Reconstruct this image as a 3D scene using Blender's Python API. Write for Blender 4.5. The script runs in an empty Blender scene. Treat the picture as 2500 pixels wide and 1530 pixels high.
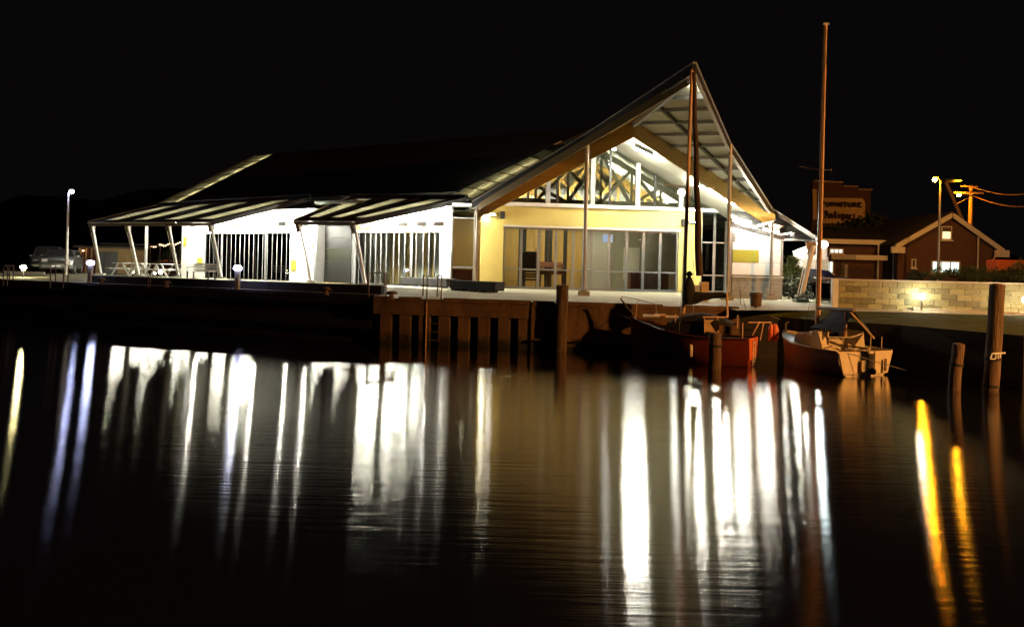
import bpy, bmesh, math, random
from mathutils import Vector, Matrix
random.seed(7)
R = math.radians
S = bpy.context.scene
COL = S.collection

# ---------------------------------------------------------------- camera, world, exposure
FPX, H, PHI = 1850.0, 2.3, 0.024
cam_d = bpy.data.cameras.new('camera'); cam = bpy.data.objects.new('camera', cam_d); COL.objects.link(cam)
cam.location = (0, 0, H)
cam.rotation_euler = (Matrix.Rotation(R(90), 4, 'X') @ Matrix.Rotation(PHI, 4, 'Z')).to_euler()
cam_d.sensor_width = 36; cam_d.lens = 36*FPX/2500; cam_d.shift_y = -0.04
cam_d.clip_start = 0.1; cam_d.clip_end = 2000
S.camera = cam
w = bpy.data.worlds.new("World"); S.world = w; w.use_nodes = True
nt = w.node_tree; bg = nt.nodes['Background']
sky = nt.nodes.new('ShaderNodeTexSky'); sky.sky_type = 'NISHITA'; sky.sun_disc = False
sky.sun_elevation = R(-4); sky.sun_rotation = R(200)
mx = nt.nodes.new('ShaderNodeMix'); mx.data_type = 'RGBA'; mx.inputs[0].default_value = 0.9
nt.links.new(sky.outputs[0], mx.inputs[6]); mx.inputs[7].default_value = (0.030, 0.024, 0.026, 1)
nt.links.new(mx.outputs[2], bg.inputs[0]); bg.inputs[1].default_value = 0.085
md = bpy.data.lights.new('moon', 'SUN'); md.energy = 0.004; md.angle = R(0.5); md.color = (1, .95, .88)
mo = bpy.data.objects.new('moon', md); COL.objects.link(mo); mo.rotation_euler = (R(55), 0, R(30))
S.view_settings.view_transform = 'Standard'; S.view_settings.look = 'None'
S.view_settings.exposure = 0; S.view_settings.gamma = 1; S.view_settings.use_curve_mapping = False
S.render.engine = 'CYCLES'
cy = S.cycles
cy.use_denoising = True; cy.max_bounces = 6; cy.diffuse_bounces = 3; cy.glossy_bounces = 3
cy.transparent_max_bounces = 10; cy.transmission_bounces = 3; cy.sample_clamp_indirect = 4; cy.sample_clamp_direct = 0
cy.caustics_reflective = False; cy.caustics_refractive = False; cy.use_light_tree = True

# ---------------------------------------------------------------- survey helpers: sight lines to points on real planes
cs, sn = math.cos(PHI), math.sin(PHI)
def wh(x, y):
    u, v = x-1250, 665-y
    return u*cs-v*sn, u*sn+v*cs
def P(x, y, Y):
    a, h = wh(x, y); return Vector((a*Y/FPX, Y, H+h*Y/FPX))
def G(x, y, z):
    a, h = wh(x, y); return P(x, y, (z-H)*FPX/h)
class Fr:
    def __init__(s, x, y, ang):
        s.o = Vector((x, y)); s.U = Vector((math.cos(ang), math.sin(ang))); s.V = Vector((s.U.y, -s.U.x))
    def p(s, u, v, z):
        q = s.o+s.U*u+s.V*v; return Vector((q.x, q.y, z))
    def px(s, x, y, v=0):
        a, h = wh(x, y)
        t = (s.o.dot(s.V)+v)/(a/FPX*s.V.x+s.V.y)
        q = Vector((a*t/FPX, t))-s.o
        return q.dot(s.U), H+h*t/FPX
    def u(s, x, v=0, y=650): return s.px(x, y, v)[0]
WORLD = Fr(0, 0, 0)   # V points to -Y

# ---------------------------------------------------------------- mesh helpers
class MB:
    def __init__(s): s.v = []; s.f = []
    def add(s, vs, fs):
        n = len(s.v); s.v += [Vector(q) for q in vs]; s.f += [tuple(i+n for i in f) for f in fs]; return s
    def box(s, fr, u0, u1, v0, v1, z0, z1):
        u0, u1 = sorted((u0, u1)); v0, v1 = sorted((v0, v1)); z0, z1 = sorted((z0, z1))
        q = [fr.p(a, b, c) for c in (z0, z1) for a, b in ((u0, v0), (u1, v0), (u1, v1), (u0, v1))]
        return s.add(q, [(0, 1, 2, 3), (4, 7, 6, 5), (0, 4, 5, 1), (1, 5, 6, 2), (2, 6, 7, 3), (3, 7, 4, 0)])
    def b(s, x0, x1, y0, y1, z0, z1): return s.box(WORLD, x0, x1, -y0, -y1, z0, z1)
    def beam(s, p, q, a, b=None, up=(0, 0, 1)):
        b = b or a; p, q = Vector(p), Vector(q); d = (q-p).normalized(); up = Vector(up)
        if abs(d.dot(up)) > .98: up = Vector((0, 1, 0))
        x = d.cross(up).normalized(); y = x.cross(d)
        vs = [o+x*(i*a/2)+y*(j*b/2) for o in (p, q) for i, j in ((-1, -1), (1, -1), (1, 1), (-1, 1))]
        return s.add(vs, [(0, 1, 2, 3), (4, 7, 6, 5), (0, 4, 5, 1), (1, 5, 6, 2), (2, 6, 7, 3), (3, 7, 4, 0)])
    def tube(s, pts, r, n=8, r2=None):
        pts = [Vector(p) for p in pts]; m = len(pts); vs = []; fs = []
        for i, p in enumerate(pts):
            d = (pts[min(i+1, m-1)]-pts[max(i-1, 0)]).normalized()
            up = Vector((0, 0, 1)) if abs(d.z) < .9 else Vector((0, 1, 0))
            x = d.cross(up).normalized(); y = x.cross(d)
            rr = r if r2 is None else r+(r2-r)*i/(m-1)
            vs += [p+(x*math.cos(6.28319*k/n)+y*math.sin(6.28319*k/n))*rr for k in range(n)]
        for i in range(m-1):
            for k in range(n):
                fs.append((i*n+k, i*n+(k+1) % n, (i+1)*n+(k+1) % n, (i+1)*n+k))
        fs += [tuple(range(n))[::-1], tuple((m-1)*n+k for k in range(n))]
        return s.add(vs, fs)
    def lathe(s, c, prof, n=14, dirz=(0, 0, 1)):
        c = Vector(c); vs = []; fs = []; d = Vector(dirz).normalized()
        x = d.cross(Vector((0, 1, 0)) if abs(d.y) < .9 else Vector((1, 0, 0))).normalized(); y = d.cross(x)
        for r, z in prof:
            vs += [c+d*z+(x*math.cos(6.28319*k/n)+y*math.sin(6.28319*k/n))*r for k in range(n)]
        m = len(prof)
        for i in range(m-1):
            for k in range(n): fs.append((i*n+k, i*n+(k+1) % n, (i+1)*n+(k+1) % n, (i+1)*n+k))
        fs += [tuple(range(n))[::-1], tuple((m-1)*n+k for k in range(n))]
        return s.add(vs, fs)
    def slab(s, poly, off):
        """polygon (list of 3D points) thickened by the vector off"""
        poly = [Vector(p) for p in poly]; off = Vector(off); n = len(poly)
        fs = [tuple(range(n)), tuple(range(n, 2*n))[::-1]]
        fs += [(i, i+n, (i+1) % n+n, (i+1) % n) for i in range(n)]
        return s.add(poly+[p+off for p in poly], fs)
    def quadstrip(s, A, B):
        n = len(A); return s.add(list(A)+list(B), [(i, i+1, n+i+1, n+i) for i in range(n-1)])
def build(name, mb, m, parent=None, smooth=False, bevel=0):
    me = bpy.data.meshes.new(name)
    off = Vector((0, 0, 0))
    if parent is not None:
        r = parent
        while r is not None: off = off+r.location if r.parent is None or True else off; r = r.parent
    me.from_pydata([v-off for v in mb.v], [], mb.f)
    bm = bmesh.new(); bm.from_mesh(me); bmesh.ops.recalc_face_normals(bm, faces=bm.faces)
    if bevel: bmesh.ops.bevel(bm, geom=bm.edges[:], offset=bevel, segments=1, affect='EDGES', clamp_overlap=True)
    bm.to_mesh(me); bm.free()
    if smooth:
        for p in me.polygons: p.use_smooth = True
        me.set_sharp_from_angle(angle=R(40))
    me.materials.append(m)
    o = bpy.data.objects.new(name, me); COL.objects.link(o)
    if parent is not None: o.parent = parent
    return o
def tag(o, label, cat, group=None):
    o['label'] = label; o['category'] = cat
    if group: o['group'] = group
    return o
def thing(name, label, cat, loc=(0, 0, 0), group=None):
    o = bpy.data.objects.new(name, None); COL.objects.link(o); o.location = loc; o.empty_display_size = .2
    return tag(o, label, cat, group)
def struct(name, mb, m, kind='structure', smooth=False):
    o = build(name, mb, m, smooth=smooth); o['kind'] = kind; return o
def copy_tree(o, parent=None):
    c = o.copy(); COL.objects.link(c); c.parent = parent
    for k in list(o.children): copy_tree(k, c)
    return c
def place(o, loc, rz, label, group=None):
    o.location = loc; o.rotation_euler = (0, 0, rz); o['label'] = label
    if group: o['group'] = group
    return o

# ---------------------------------------------------------------- materials
def mat(name, col, rough=.6, metal=0, var=.25, scale=3.0, bump=0, bscale=20, spec=.5, col2=None, stretch=None):
    m = bpy.data.materials.new(name); m.use_nodes = True; n = m.node_tree; b = n.nodes['Principled BSDF']
    b.inputs['Roughness'].default_value = rough; b.inputs['Metallic'].default_value = metal
    b.inputs['Specular IOR Level'].default_value = spec
    tc = n.nodes.new('ShaderNodeTexCoord'); mp = n.nodes.new('ShaderNodeMapping')
    if stretch: mp.inputs['Scale'].default_value = stretch
    n.links.new(tc.outputs['Object'], mp.inputs[0])
    no = n.nodes.new('ShaderNodeTexNoise'); no.inputs['Scale'].default_value = scale; no.inputs['Detail'].default_value = 6
    no.inputs['Roughness'].default_value = .65
    n.links.new(mp.outputs[0], no.inputs['Vector'])
    r = n.nodes.new('ShaderNodeValToRGB'); r.color_ramp.elements[0].position = .3; r.color_ramp.elements[1].position = .7
    c2 = col2 or tuple(c*(1-var) for c in col)
    r.color_ramp.elements[0].color = (*c2, 1); r.color_ramp.elements[1].color = (*col, 1)
    n.links.new(no.outputs['Fac'], r.inputs[0]); n.links.new(r.outputs[0], b.inputs['Base Color'])
    if bump:
        n2 = n.nodes.new('ShaderNodeTexNoise'); n2.inputs['Scale'].default_value = bscale; n2.inputs['Detail'].default_value = 4
        n.links.new(mp.outputs[0], n2.inputs['Vector'])
        bp = n.nodes.new('ShaderNodeBump'); bp.inputs['Strength'].default_value = bump; bp.inputs['Distance'].default_value = .05
        n.links.new(n2.outputs['Fac'], bp.inputs['Height']); n.links.new(bp.outputs[0], b.inputs['Normal'])
    return m
def emit(name, col, st):
    m = bpy.data.materials.new(name); m.use_nodes = True; n = m.node_tree; n.nodes.clear()
    e = n.nodes.new('ShaderNodeEmission'); e.inputs[0].default_value = (*col, 1); e.inputs[1].default_value = st
    o = n.nodes.new('ShaderNodeOutputMaterial'); n.links.new(e.outputs[0], o.inputs[0]); return m
def glassmat(name, tint=(.85, .88, .85), rough=.02, k=.12):
    m = bpy.data.materials.new(name); m.use_nodes = True; n = m.node_tree; n.nodes.clear()
    t = n.nodes.new('ShaderNodeBsdfTransparent'); t.inputs[0].default_value = (*tint, 1)
    g = n.nodes.new('ShaderNodeBsdfGlossy'); g.inputs['Roughness'].default_value = rough
    f = n.nodes.new('ShaderNodeFresnel'); f.inputs[0].default_value = 1.5
    mxx = n.nodes.new('ShaderNodeMixShader'); o = n.nodes.new('ShaderNodeOutputMaterial')
    n.links.new(f.outputs[0], mxx.inputs[0]); n.links.new(t.outputs[0], mxx.inputs[1]); n.links.new(g.outputs[0], mxx.inputs[2])
    n.links.new(mxx.outputs[0], o.inputs[0]); return m
def brickmat(name, c1, c2, mortar, bw, bh, rough=.85):
    m = bpy.data.materials.new(name); m.use_nodes = True; n = m.node_tree; b = n.nodes['Principled BSDF']
    b.inputs['Roughness'].default_value = rough
    tc = n.nodes.new('ShaderNodeTexCoord'); sp = n.nodes.new('ShaderNodeSeparateXYZ'); cb = n.nodes.new('ShaderNodeCombineXYZ')
    ad = n.nodes.new('ShaderNodeMath'); ad.operation = 'ADD'
    n.links.new(tc.outputs['Object'], sp.inputs[0]); n.links.new(sp.outputs[0], ad.inputs[0]); n.links.new(sp.outputs[1], ad.inputs[1])
    n.links.new(ad.outputs[0], cb.inputs[0]); n.links.new(sp.outputs[2], cb.inputs[1])
    br = n.nodes.new('ShaderNodeTexBrick'); br.inputs['Scale'].default_value = 1
    br.inputs['Brick Width'].default_value = bw; br.inputs['Row Height'].default_value = bh; br.inputs['Mortar Size'].default_value = .012
    br.inputs['Color1'].default_value = (*c1, 1); br.inputs['Color2'].default_value = (*c2, 1); br.inputs['Mortar'].default_value = (*mortar, 1)
    n.links.new(cb.outputs[0], br.inputs['Vector']); n.links.new(br.outputs['Color'], b.inputs['Base Color'])
    bp = n.nodes.new('ShaderNodeBump'); bp.inputs['Strength'].default_value = .5; bp.inputs['Distance'].default_value = .02; bp.invert = True
    n.links.new(br.outputs['Fac'], bp.inputs['Height']); n.links.new(bp.outputs[0], b.inputs['Normal'])
    return m
def translucent(name, col, k=.6):
    m = bpy.data.materials.new(name); m.use_nodes = True; n = m.node_tree; n.nodes.clear()
    t = n.nodes.new('ShaderNodeBsdfTranslucent'); t.inputs[0].default_value = (*col, 1)
    d = n.nodes.new('ShaderNodeBsdfDiffuse'); d.inputs[0].default_value = tuple(c*.6 for c in col)+(1,)
    mxx = n.nodes.new('ShaderNodeMixShader'); mxx.inputs[0].default_value = k; o = n.nodes.new('ShaderNodeOutputMaterial')
    n.links.new(d.outputs[0], mxx.inputs[1]); n.links.new(t.outputs[0], mxx.inputs[2]); n.links.new(mxx.outputs[0], o.inputs[0]); return m
M = dict(
    white=mat('white_render', (.82, .81, .76), .6, var=.08, scale=1.2, bump=.08, bscale=40),
    yellow=mat('yellow_render', (.64, .52, .15), .6, var=.12, scale=.9, bump=.08, bscale=30),
    shaded_grey=mat('grey_panel_in_shade', (.018, .018, .017), .6, var=.1), shaded_olive=mat('olive_panel_in_shade', (.012, .015, .002), .6, var=.1),  # darkened grey and olive: shade of the unlit recess put into the colour
    olive=mat('olive_panel', (.36, .33, .03), .5, var=.08),
    greyclad=mat('grey_cladding', (.42, .42, .40), .6, var=.1, scale=2),
    ochre=mat('laminated_timber', (.42, .25, .055), .55, var=.3, scale=2, stretch=(1, 1, 8)),
    truss=mat('truss_timber', (.10, .085, .04), .6, var=.3, scale=4),
    steel=mat('galvanised_steel', (.42, .42, .40), .4, .5, var=.25, scale=6),
    wsteel=mat('white_steel', (.75, .74, .70), .35, .1, var=.1, scale=5),
    dsteel=mat('dark_steel', (.05, .048, .045), .45, .4, var=.3),
    bsteel=mat('brown_steel', (.16, .12, .09), .5, .3, var=.3),
    rail=mat('door_frame_metal', (.22, .22, .215), .4, .3, var=.2),
    roof=mat('dark_roof_sheet', (.016, .015, .014), .75, .0, var=.3, scale=1.5),
    soffit=mat('soffit_sheet', (.76, .76, .62), .6, var=.12, scale=2),
    concrete=mat('pale_concrete', (.34, .33, .28), .85, var=.3, scale=1.3, bump=.25, bscale=14),
    paving=mat('forecourt_concrete', (.40, .37, .25), .8, var=.32, scale=.8, bump=.2, bscale=9, stretch=(.4, 1.8, 1)),
    kerb=mat('kerb_concrete', (.52, .50, .42), .8, var=.2, scale=3, bump=.1),
    quay=mat('stained_quay_concrete', (.20, .115, .06), .9, var=.65, scale=1.6, bump=.5, bscale=8, stretch=(1, 1, .5)),
    darkwood=mat('tarred_timber', (.012, .009, .007), .8, var=.5, scale=4, bump=.3),
    pile=mat('weathered_pile_timber', (.16, .095, .055), .85, var=.7, scale=3.5, bump=.8, bscale=12, stretch=(3, 3, .35)),
    asphalt=mat('asphalt', (.05, .05, .048), .9, var=.3, scale=5, bump=.2, bscale=60),
    grass=mat('mown_grass', (.075, .085, .02), .9, var=.5, scale=2.2, bump=.6, bscale=50, spec=.04),
    rock=mat('dark_sea_wall', (.02, .014, .010), .9, var=.5, scale=3, bump=.6, bscale=6),
    earth=mat('dark_ground', (.02, .018, .012), .95, var=.4, scale=.3),
    glass=glassmat('clear_glass'), dglass=glassmat('dark_glass', (.30, .32, .32)),
    panelt=translucent('translucent_roof_sheet', (.86, .82, .66)),
    red=mat('red_hull_paint', (.20, .035, .018), .35, var=.25, scale=3, spec=.4),
    cream=mat('aged_cream_gelcoat', (.66, .56, .40), .4, var=.2, scale=4, bump=.05),
    navy=mat('navy_canvas', (.025, .03, .05), .9, var=.35, scale=5, bump=.4, bscale=10),
    black=mat('black_canvas', (.012, .011, .012), .9, var=.4, bump=.3),
    sailbrown=mat('furled_tan_sail', (.06, .03, .018), .8, var=.4),
    ply=mat('varnished_plywood', (.55, .36, .16), .5, var=.25, scale=4),
    spar=mat('varnished_spar', (.72, .42, .22), .4, var=.2, scale=4),
    orange=mat('orange_plastic', (.75, .16, .04), .5, var=.15),
    interior=mat('interior_boards', (.50, .33, .10), .6, var=.2, scale=3, stretch=(3, 3, .4)),
    intwall=mat('interior_plaster', (.42, .42, .34), .7, var=.12),
    maroon=mat('mahogany', (.13, .035, .02), .35, var=.3),
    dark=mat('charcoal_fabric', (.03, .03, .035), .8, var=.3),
    brickw=mat('grey_stone_block', (.36, .34, .28), .85, var=.35, scale=5, bump=.4, bscale=18),
    mortar=mat('mortar', (.50, .47, .38), .9, var=.15),
    block=mat('cream_block', (.34, .32, .16), .85, var=.25, scale=2.2, bump=.4, bscale=16),
    block2=mat('tan_block', (.29, .28, .15), .85, var=.3, scale=3, bump=.4, bscale=16),
    block3=mat('weathered_block', (.22, .21, .11), .9, var=.45, scale=4, bump=.5, bscale=12),
    house=brickmat('red_brick', (.11, .042, .024), (.08, .028, .018), (.12, .085, .06), .24, .085),
    housew=brickmat('pale_brick', (.62, .56, .44), (.5, .46, .36), (.5, .48, .4), .24, .085),
    tile=mat('dark_roof_tile', (.04, .03, .028), .8, var=.3, scale=4, bump=.3),
    bark=mat('bark', (.08, .06, .04), .9, bump=.5),
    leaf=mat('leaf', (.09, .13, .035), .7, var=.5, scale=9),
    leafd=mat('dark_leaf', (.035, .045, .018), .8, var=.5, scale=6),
    paintb=mat('dark_blue_car_paint', (.015, .022, .06), .2, .3, var=.1, spec=.7),
    paints=mat('silver_car_paint', (.35, .36, .38), .25, .6, var=.1),
    rubber=mat('tyre_rubber', (.02, .02, .02), .8),
    sign=mat('sign_board', (.72, .50, .30), .8, var=.25, scale=3),
    ink=mat('sign_lettering', (.05, .022, .012), .8),
    L_cool=emit('cool_tube', (1, .97, .82), 2200), L_rw=emit('wing_tube', (1, .96, .80), 110), L_can=emit('canopy_tube', (1, .97, .78), 280), L_main=emit('roof_tube', (1, .965, .80), 560), L_wall=emit('wall_lamp_lens', (1, .97, .85), 60),
    L_warm=emit('warm_lamp', (1, .93, .66), 190), L_int=emit('interior_tube', (1, .86, .56), 85),
    L_sod=emit('sodium_lamp', (1, .34, .010), 800), L_sod2=emit('sodium_lamp_far', (1, .36, .012), 1000),
    L_blue=emit('blue_white_lamp', (.55, .60, 1), 75), L_yel=emit('warm_flood', (1, .88, .42), 330),
    L_white=emit('white_flood', (.80, 1, .95), 160), L_win=emit('lit_window_blind', (1, .80, .38), 1.6),
    L_winw=emit('lit_window_white', (.85, 1, .85), 1.6), L_fair=emit('festoon_bulb', (1, .62, .30), 12),
)

# ---------------------------------------------------------------- water
def watermat():
    m = bpy.data.materials.new('harbour_water'); m.use_nodes = True; n = m.node_tree; n.nodes.clear()
    tc = n.nodes.new('ShaderNodeTexCoord')
    def noise(scale, st, det=3):
        mp = n.nodes.new('ShaderNodeMapping'); mp.inputs['Scale'].default_value = st; n.links.new(tc.outputs['Object'], mp.inputs[0])
        t = n.nodes.new('ShaderNodeTexNoise'); t.inputs['Scale'].default_value = scale; t.inputs['Detail'].default_value = det
        n.links.new(mp.outputs[0], t.inputs['Vector']); return t
    a = noise(1, (1.1, 11, 1), 3); b = noise(1, (.22, .8, 1), 4); c = noise(1, (.05, .09, 1), 2)
    bp = n.nodes.new('ShaderNodeBump'); bp.inputs['Strength'].default_value = 1; bp.inputs['Distance'].default_value = .0026
    n.links.new(a.outputs['Fac'], bp.inputs['Height'])
    b2 = n.nodes.new('ShaderNodeBump'); b2.inputs['Strength'].default_value = 1; b2.inputs['Distance'].default_value = .007
    n.links.new(b.outputs['Fac'], b2.inputs['Height']); n.links.new(bp.outputs[0], b2.inputs['Normal'])
    g = n.nodes.new('ShaderNodeBsdfAnisotropic'); g.distribution = 'BECKMANN'; g.inputs['Color'].default_value = (.95, .95, .93, 1)
    tg = n.nodes.new('ShaderNodeTangent'); tg.direction_type = 'UV_MAP'
    n.links.new(tg.outputs[0], g.inputs['Tangent'])
    g.inputs['Anisotropy'].default_value = WATER_ANISO
    rr = n.nodes.new('ShaderNodeMapRange'); rr.inputs[1].default_value = .35; rr.inputs[2].default_value = .65
    rr.inputs[3].default_value = WATER_ROUGH*.85; rr.inputs[4].default_value = WATER_ROUGH*1.12
    n.links.new(c.outputs['Fac'], rr.inputs[0]); n.links.new(rr.outputs[0], g.inputs['Roughness'])
    n.links.new(b2.outputs[0], g.inputs['Normal'])
    d = n.nodes.new('ShaderNodeBsdfDiffuse'); d.inputs[0].default_value = (.006, .006, .005, 1)
    f = n.nodes.new('ShaderNodeFresnel'); f.inputs[0].default_value = 1.33
    mxx = n.nodes.new('ShaderNodeMixShader'); o = n.nodes.new('ShaderNodeOutputMaterial')
    pw = n.nodes.new('ShaderNodeMath'); pw.operation = 'POWER'; pw.inputs[1].default_value = .32; n.links.new(f.outputs[0], pw.inputs[0])
    n.links.new(pw.outputs[0], mxx.inputs[0]); n.links.new(d.outputs[0], mxx.inputs[1]); n.links.new(g.outputs[0], mxx.inputs[2])
    n.links.new(mxx.outputs[0], o.inputs[0]); return m
WATER_ROUGH, WATER_ANISO = .155, .57
wm = MB(); NX = 24
wm.add([(-320+640*i/NX, y, 0) for y in (-120, 0, 10, 20, 40, 180) for i in range(NX+1)],
       [(j*(NX+1)+i, j*(NX+1)+i+1, (j+1)*(NX+1)+i+1, (j+1)*(NX+1)+i) for j in range(5) for i in range(NX)])
water = struct('water', wm, watermat())
uv = water.data.uv_layers.new(name='UVMap')
for l in water.data.loops:
    co = water.data.vertices[l.vertex_index].co; uv.data[l.index].uv = (co.x/100, co.y/100)

# ---------------------------------------------------------------- ground, quay
ZL = 1.49; ZR = 1.42
path_px = [(1800, 757.5), (1990, 757.5), (2240, 764), (2500, 771)]
pe = [G(x, y, 1.40) for x, y in path_px]; ext = Vector((19, 17.5, 1.4)); ext2 = Vector((29, -6, 1.4))
E = [Vector((-300, 163, ZL)), Vector((-40, 40.7, ZL)), Vector((-17, 29.9, ZL)), Vector((-4.3, 23.93, ZL)), Vector((-4.29, 23.60, ZR)),
     Vector((1.3, 22.65, ZR)), Vector((6.3, 21.9, ZR))]+pe+[ext, ext2]
mid = [Vector((e.x*1.02, e.y+5+abs(e.x)*.05, 1.53)) for e in E]
bck = [Vector((-300, 190, 1.58)), Vector((-40, 56, 1.58)), Vector((-23, 47, 1.58)), Vector((-5, 33.5, 1.58)), Vector((-4.99, 33.5, 1.58)),
       Vector((1.3, 33.5, 1.58)), Vector((7.0, 33.5, 1.58)), Vector((8.2, 33.5, 1.58)), Vector((11.6, 33.5, 1.55)), Vector((14.6, 31.5, 1.5)), Vector((18, 28.5, 1.48)), Vector((32, 25, 1.48)), Vector((60, 5, 1.5))]
gm = MB(); gm.quadstrip(E, mid); gm.quadstrip(mid, bck)
fore = struct('pavement', gm, M['paving'])
far = [Vector((b.x*2.2, max(b.y, 30)+500, 1.5)) for b in bck]
gm = MB(); gm.quadstrip([b-Vector((0, .3, .012)) for b in bck], far)
struct('ground', gm, M['earth'])
# joints in the forecourt slab (recessed dark lines are real narrow strips)
for k, t in enumerate((.25, .5, .75)):
    A = [a.lerp(b, t)+Vector((0, 0, .004)) for a, b in zip(mid[4:8], bck[4:8])]
    jm = MB(); jm.quadstrip([a+Vector((0, .012, 0)) for a in A], [a-Vector((0, .012, 0)) for a in A])
    struct('pavement_joint', jm, M['asphalt'])
# dark walkway strip along the left wharf
wk = MB(); L0, L1, L2, L3 = E[0:4]
nrm = Vector((.425, .905, 0))
wk.quadstrip([L0+Vector((0, 0, .006)), L1+Vector((0, 0, .006)), L2+Vector((0, 0, .006)), L3+Vector((0, 0, .006))],
             [a+nrm*.42+Vector((0, 0, .006)) for a in (L0, L1, L2, L3)])
struct('wharf_edge_strip', wk, M['kerb'])
# left wharf face and timber wales
wf = MB(); wf.slab([L0, L1, L2, L3, L3-Vector((0, 0, 2.6)), L2-Vector((0, 0, 2.6)), L1-Vector((0, 0, 2.6)), L0-Vector((0, 0, 2.6))], nrm*.3-Vector((0, 0, .006)))
def weed(m):
    n = m.node_tree; b = n.nodes['Principled BSDF']; src = b.inputs['Base Color'].links[0].from_socket
    g = n.nodes.new('ShaderNodeNewGeometry'); sp = n.nodes.new('ShaderNodeSeparateXYZ'); n.links.new(g.outputs['Position'], sp.inputs[0])
    no = n.nodes.new('ShaderNodeTexNoise'); no.inputs['Scale'].default_value = 2.5; no.inputs['Detail'].default_value = 8; n.links.new(g.outputs['Position'], no.inputs['Vector'])
    a = n.nodes.new('ShaderNodeMath'); a.operation = 'MULTIPLY_ADD'; a.inputs[1].default_value = .8; n.links.new(no.outputs['Fac'], a.inputs[0]); n.links.new(sp.outputs[2], a.inputs[2])
    r = n.nodes.new('ShaderNodeMapRange'); r.inputs[1].default_value = .55; r.inputs[2].default_value = .80; n.links.new(a.outputs[0], r.inputs[0])
    mm = n.nodes.new('ShaderNodeMix'); mm.data_type = 'RGBA'; mm.inputs[6].default_value = (.016, .013, .007, 1); n.links.new(r.outputs[0], mm.inputs[0]); n.links.new(src, mm.inputs[7]); n.links.new(mm.outputs[2], b.inputs['Base Color'])
weed(M['quay'])
wharf = thing('timber_wharf', 'long black timber wharf face below the left wing of the hall', 'wharf', (-10, 26.6, 0))
wfm = MB()
for a, b in ((L0, L1), (L1, L2), (L2, L3)):
    wfm.slab([a-Vector((0, 0, .01)), b-Vector((0, 0, .01)), b-Vector((0, 0, 2.4)), a-Vector((0, 0, 2.4))], nrm*.25)
build('wharf_face', wfm, M['darkwood'], wharf)
for zt in (1.30, .55):
    t = MB(); 
    for a, b in ((L1, L2), (L2, L3)): t.beam(a+Vector((0, 0, zt-ZL))-nrm*.09, b+Vector((0, 0, zt-ZL))-nrm*.09, .17, .26)
    build('wale', t, M['darkwood'], wharf)
# low dark wall behind the left wharf edge
lw = thing('low_retaining_wall', 'long low black wall running behind the left wharf edge', 'wall', (-10, 28, ZL))
lwa = G(232, 690, ZL); a0 = Vector((L3.x+.12, L3.y+.28, ZL)); 
segs = 9
for i in range(segs):
    p, q = (L3+nrm*.45).lerp(L2+nrm*.45+(L2-L3)*.0, i/segs), (L3+nrm*.45).lerp(L2+nrm*.45, (i+1)/segs)
    p, q = Vector((p.x, p.y, ZL+.14)), Vector((q.x, q.y, ZL+.14)); d = (q-p).normalized()*.012
    t = MB(); t.beam(p+d, q-d, .2, .28); build('wall_segment', t, M['darkwood'], lw, bevel=.01)
    t = MB(); t.beam(p+Vector((0, 0, .153))+d, q+Vector((0, 0, .153))-d, .06, .02); build('coping', t, M['kerb'], lw)
# right concrete quay: cap beam, kerb with scuppers, piles, back wall
QA, QB, QC = Vector((-4.29, 23.60, 0)), Vector((.62, 22.77, 0)), Vector((6.6, 21.86, 0))
qd = (QB-QA).normalized(); qn = Vector((-qd.y, qd.x, 0)); qd2 = (QC-QB).normalized(); qn2 = Vector((-qd2.y, qd2.x, 0))
quay = thing('concrete_quay', 'rust stained concrete quay with dark openings between its columns', 'quay', (0, 23, 0))
t = MB(); t.slab([QA+Vector((0, 0, ZR-.01)), QB+Vector((0, 0, ZR-.01)), QB+Vector((0, 0, .92)), QA+Vector((0, 0, .92))], qn*1.3); build('cap_beam', t, M['quay'], quay)
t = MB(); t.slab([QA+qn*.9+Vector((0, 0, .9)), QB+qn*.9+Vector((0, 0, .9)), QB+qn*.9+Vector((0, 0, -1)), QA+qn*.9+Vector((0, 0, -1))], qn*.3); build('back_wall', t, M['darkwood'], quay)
n = 8; Lq = (QB-QA).length
for i in range(n):
    c = QA+qd*((i+.35)*Lq/n); t = MB()
    t.slab([c+Vector((0, 0, .918))+qn*.02, c+qd*.36+Vector((0, 0, .918))+qn*.02, c+qd*.36+Vector((0, 0, -1))+qn*.02, c+Vector((0, 0, -1))+qn*.02], qn*.45); build('column', t, M['quay'], quay, bevel=.01)
t = MB(); t.slab([QB+Vector((0, 0, ZR-.012))-qn2*.05, QC+Vector((0, 0, ZR-.012))-qn2*.05, QC+Vector((0, 0, -1))-qn2*.05, QB+Vector((0, 0, -1))-qn2*.05], qn2*1.3); build('solid_face', t, M['quay'], quay)
t = MB(); t.beam(QB+Vector((0, 0, .32))-qn2*.10, QC+Vector((0, 0, .32))-qn2*.10, .12, .05); build('ledge', t, M['quay'], quay)
# kerb pieces with scupper gaps
def kerb_run(a, b, z, gaps, nn):
    d = (b-a).normalized(); L = (b-a).length; s0 = 0
    for g0, g1 in gaps+[(L, L)]:
        if g0-s0 > .05:
            m = MB(); p, q = a+d*s0, a+d*g0
            prof0 = [p+Vector((0, 0, z-.08)), q+Vector((0, 0, z-.08)), q-d*.05+Vector((0, 0, z+.05)), p+d*.05+Vector((0, 0, z+.05))]
            m.slab(prof0, nn*.16); build('kerb_stone', m, M['quay'], quay)
        s0 = g1
kerb_run(QA-qn*.03, QB-qn*.03, ZR, [(.62, .78), (1.55, 2.2)], qn)
kerb_run(QB-qn2*.08, QC-qn2*.08, ZR, [(.72, .84), (3.9, 4.35)], qn2)

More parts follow.
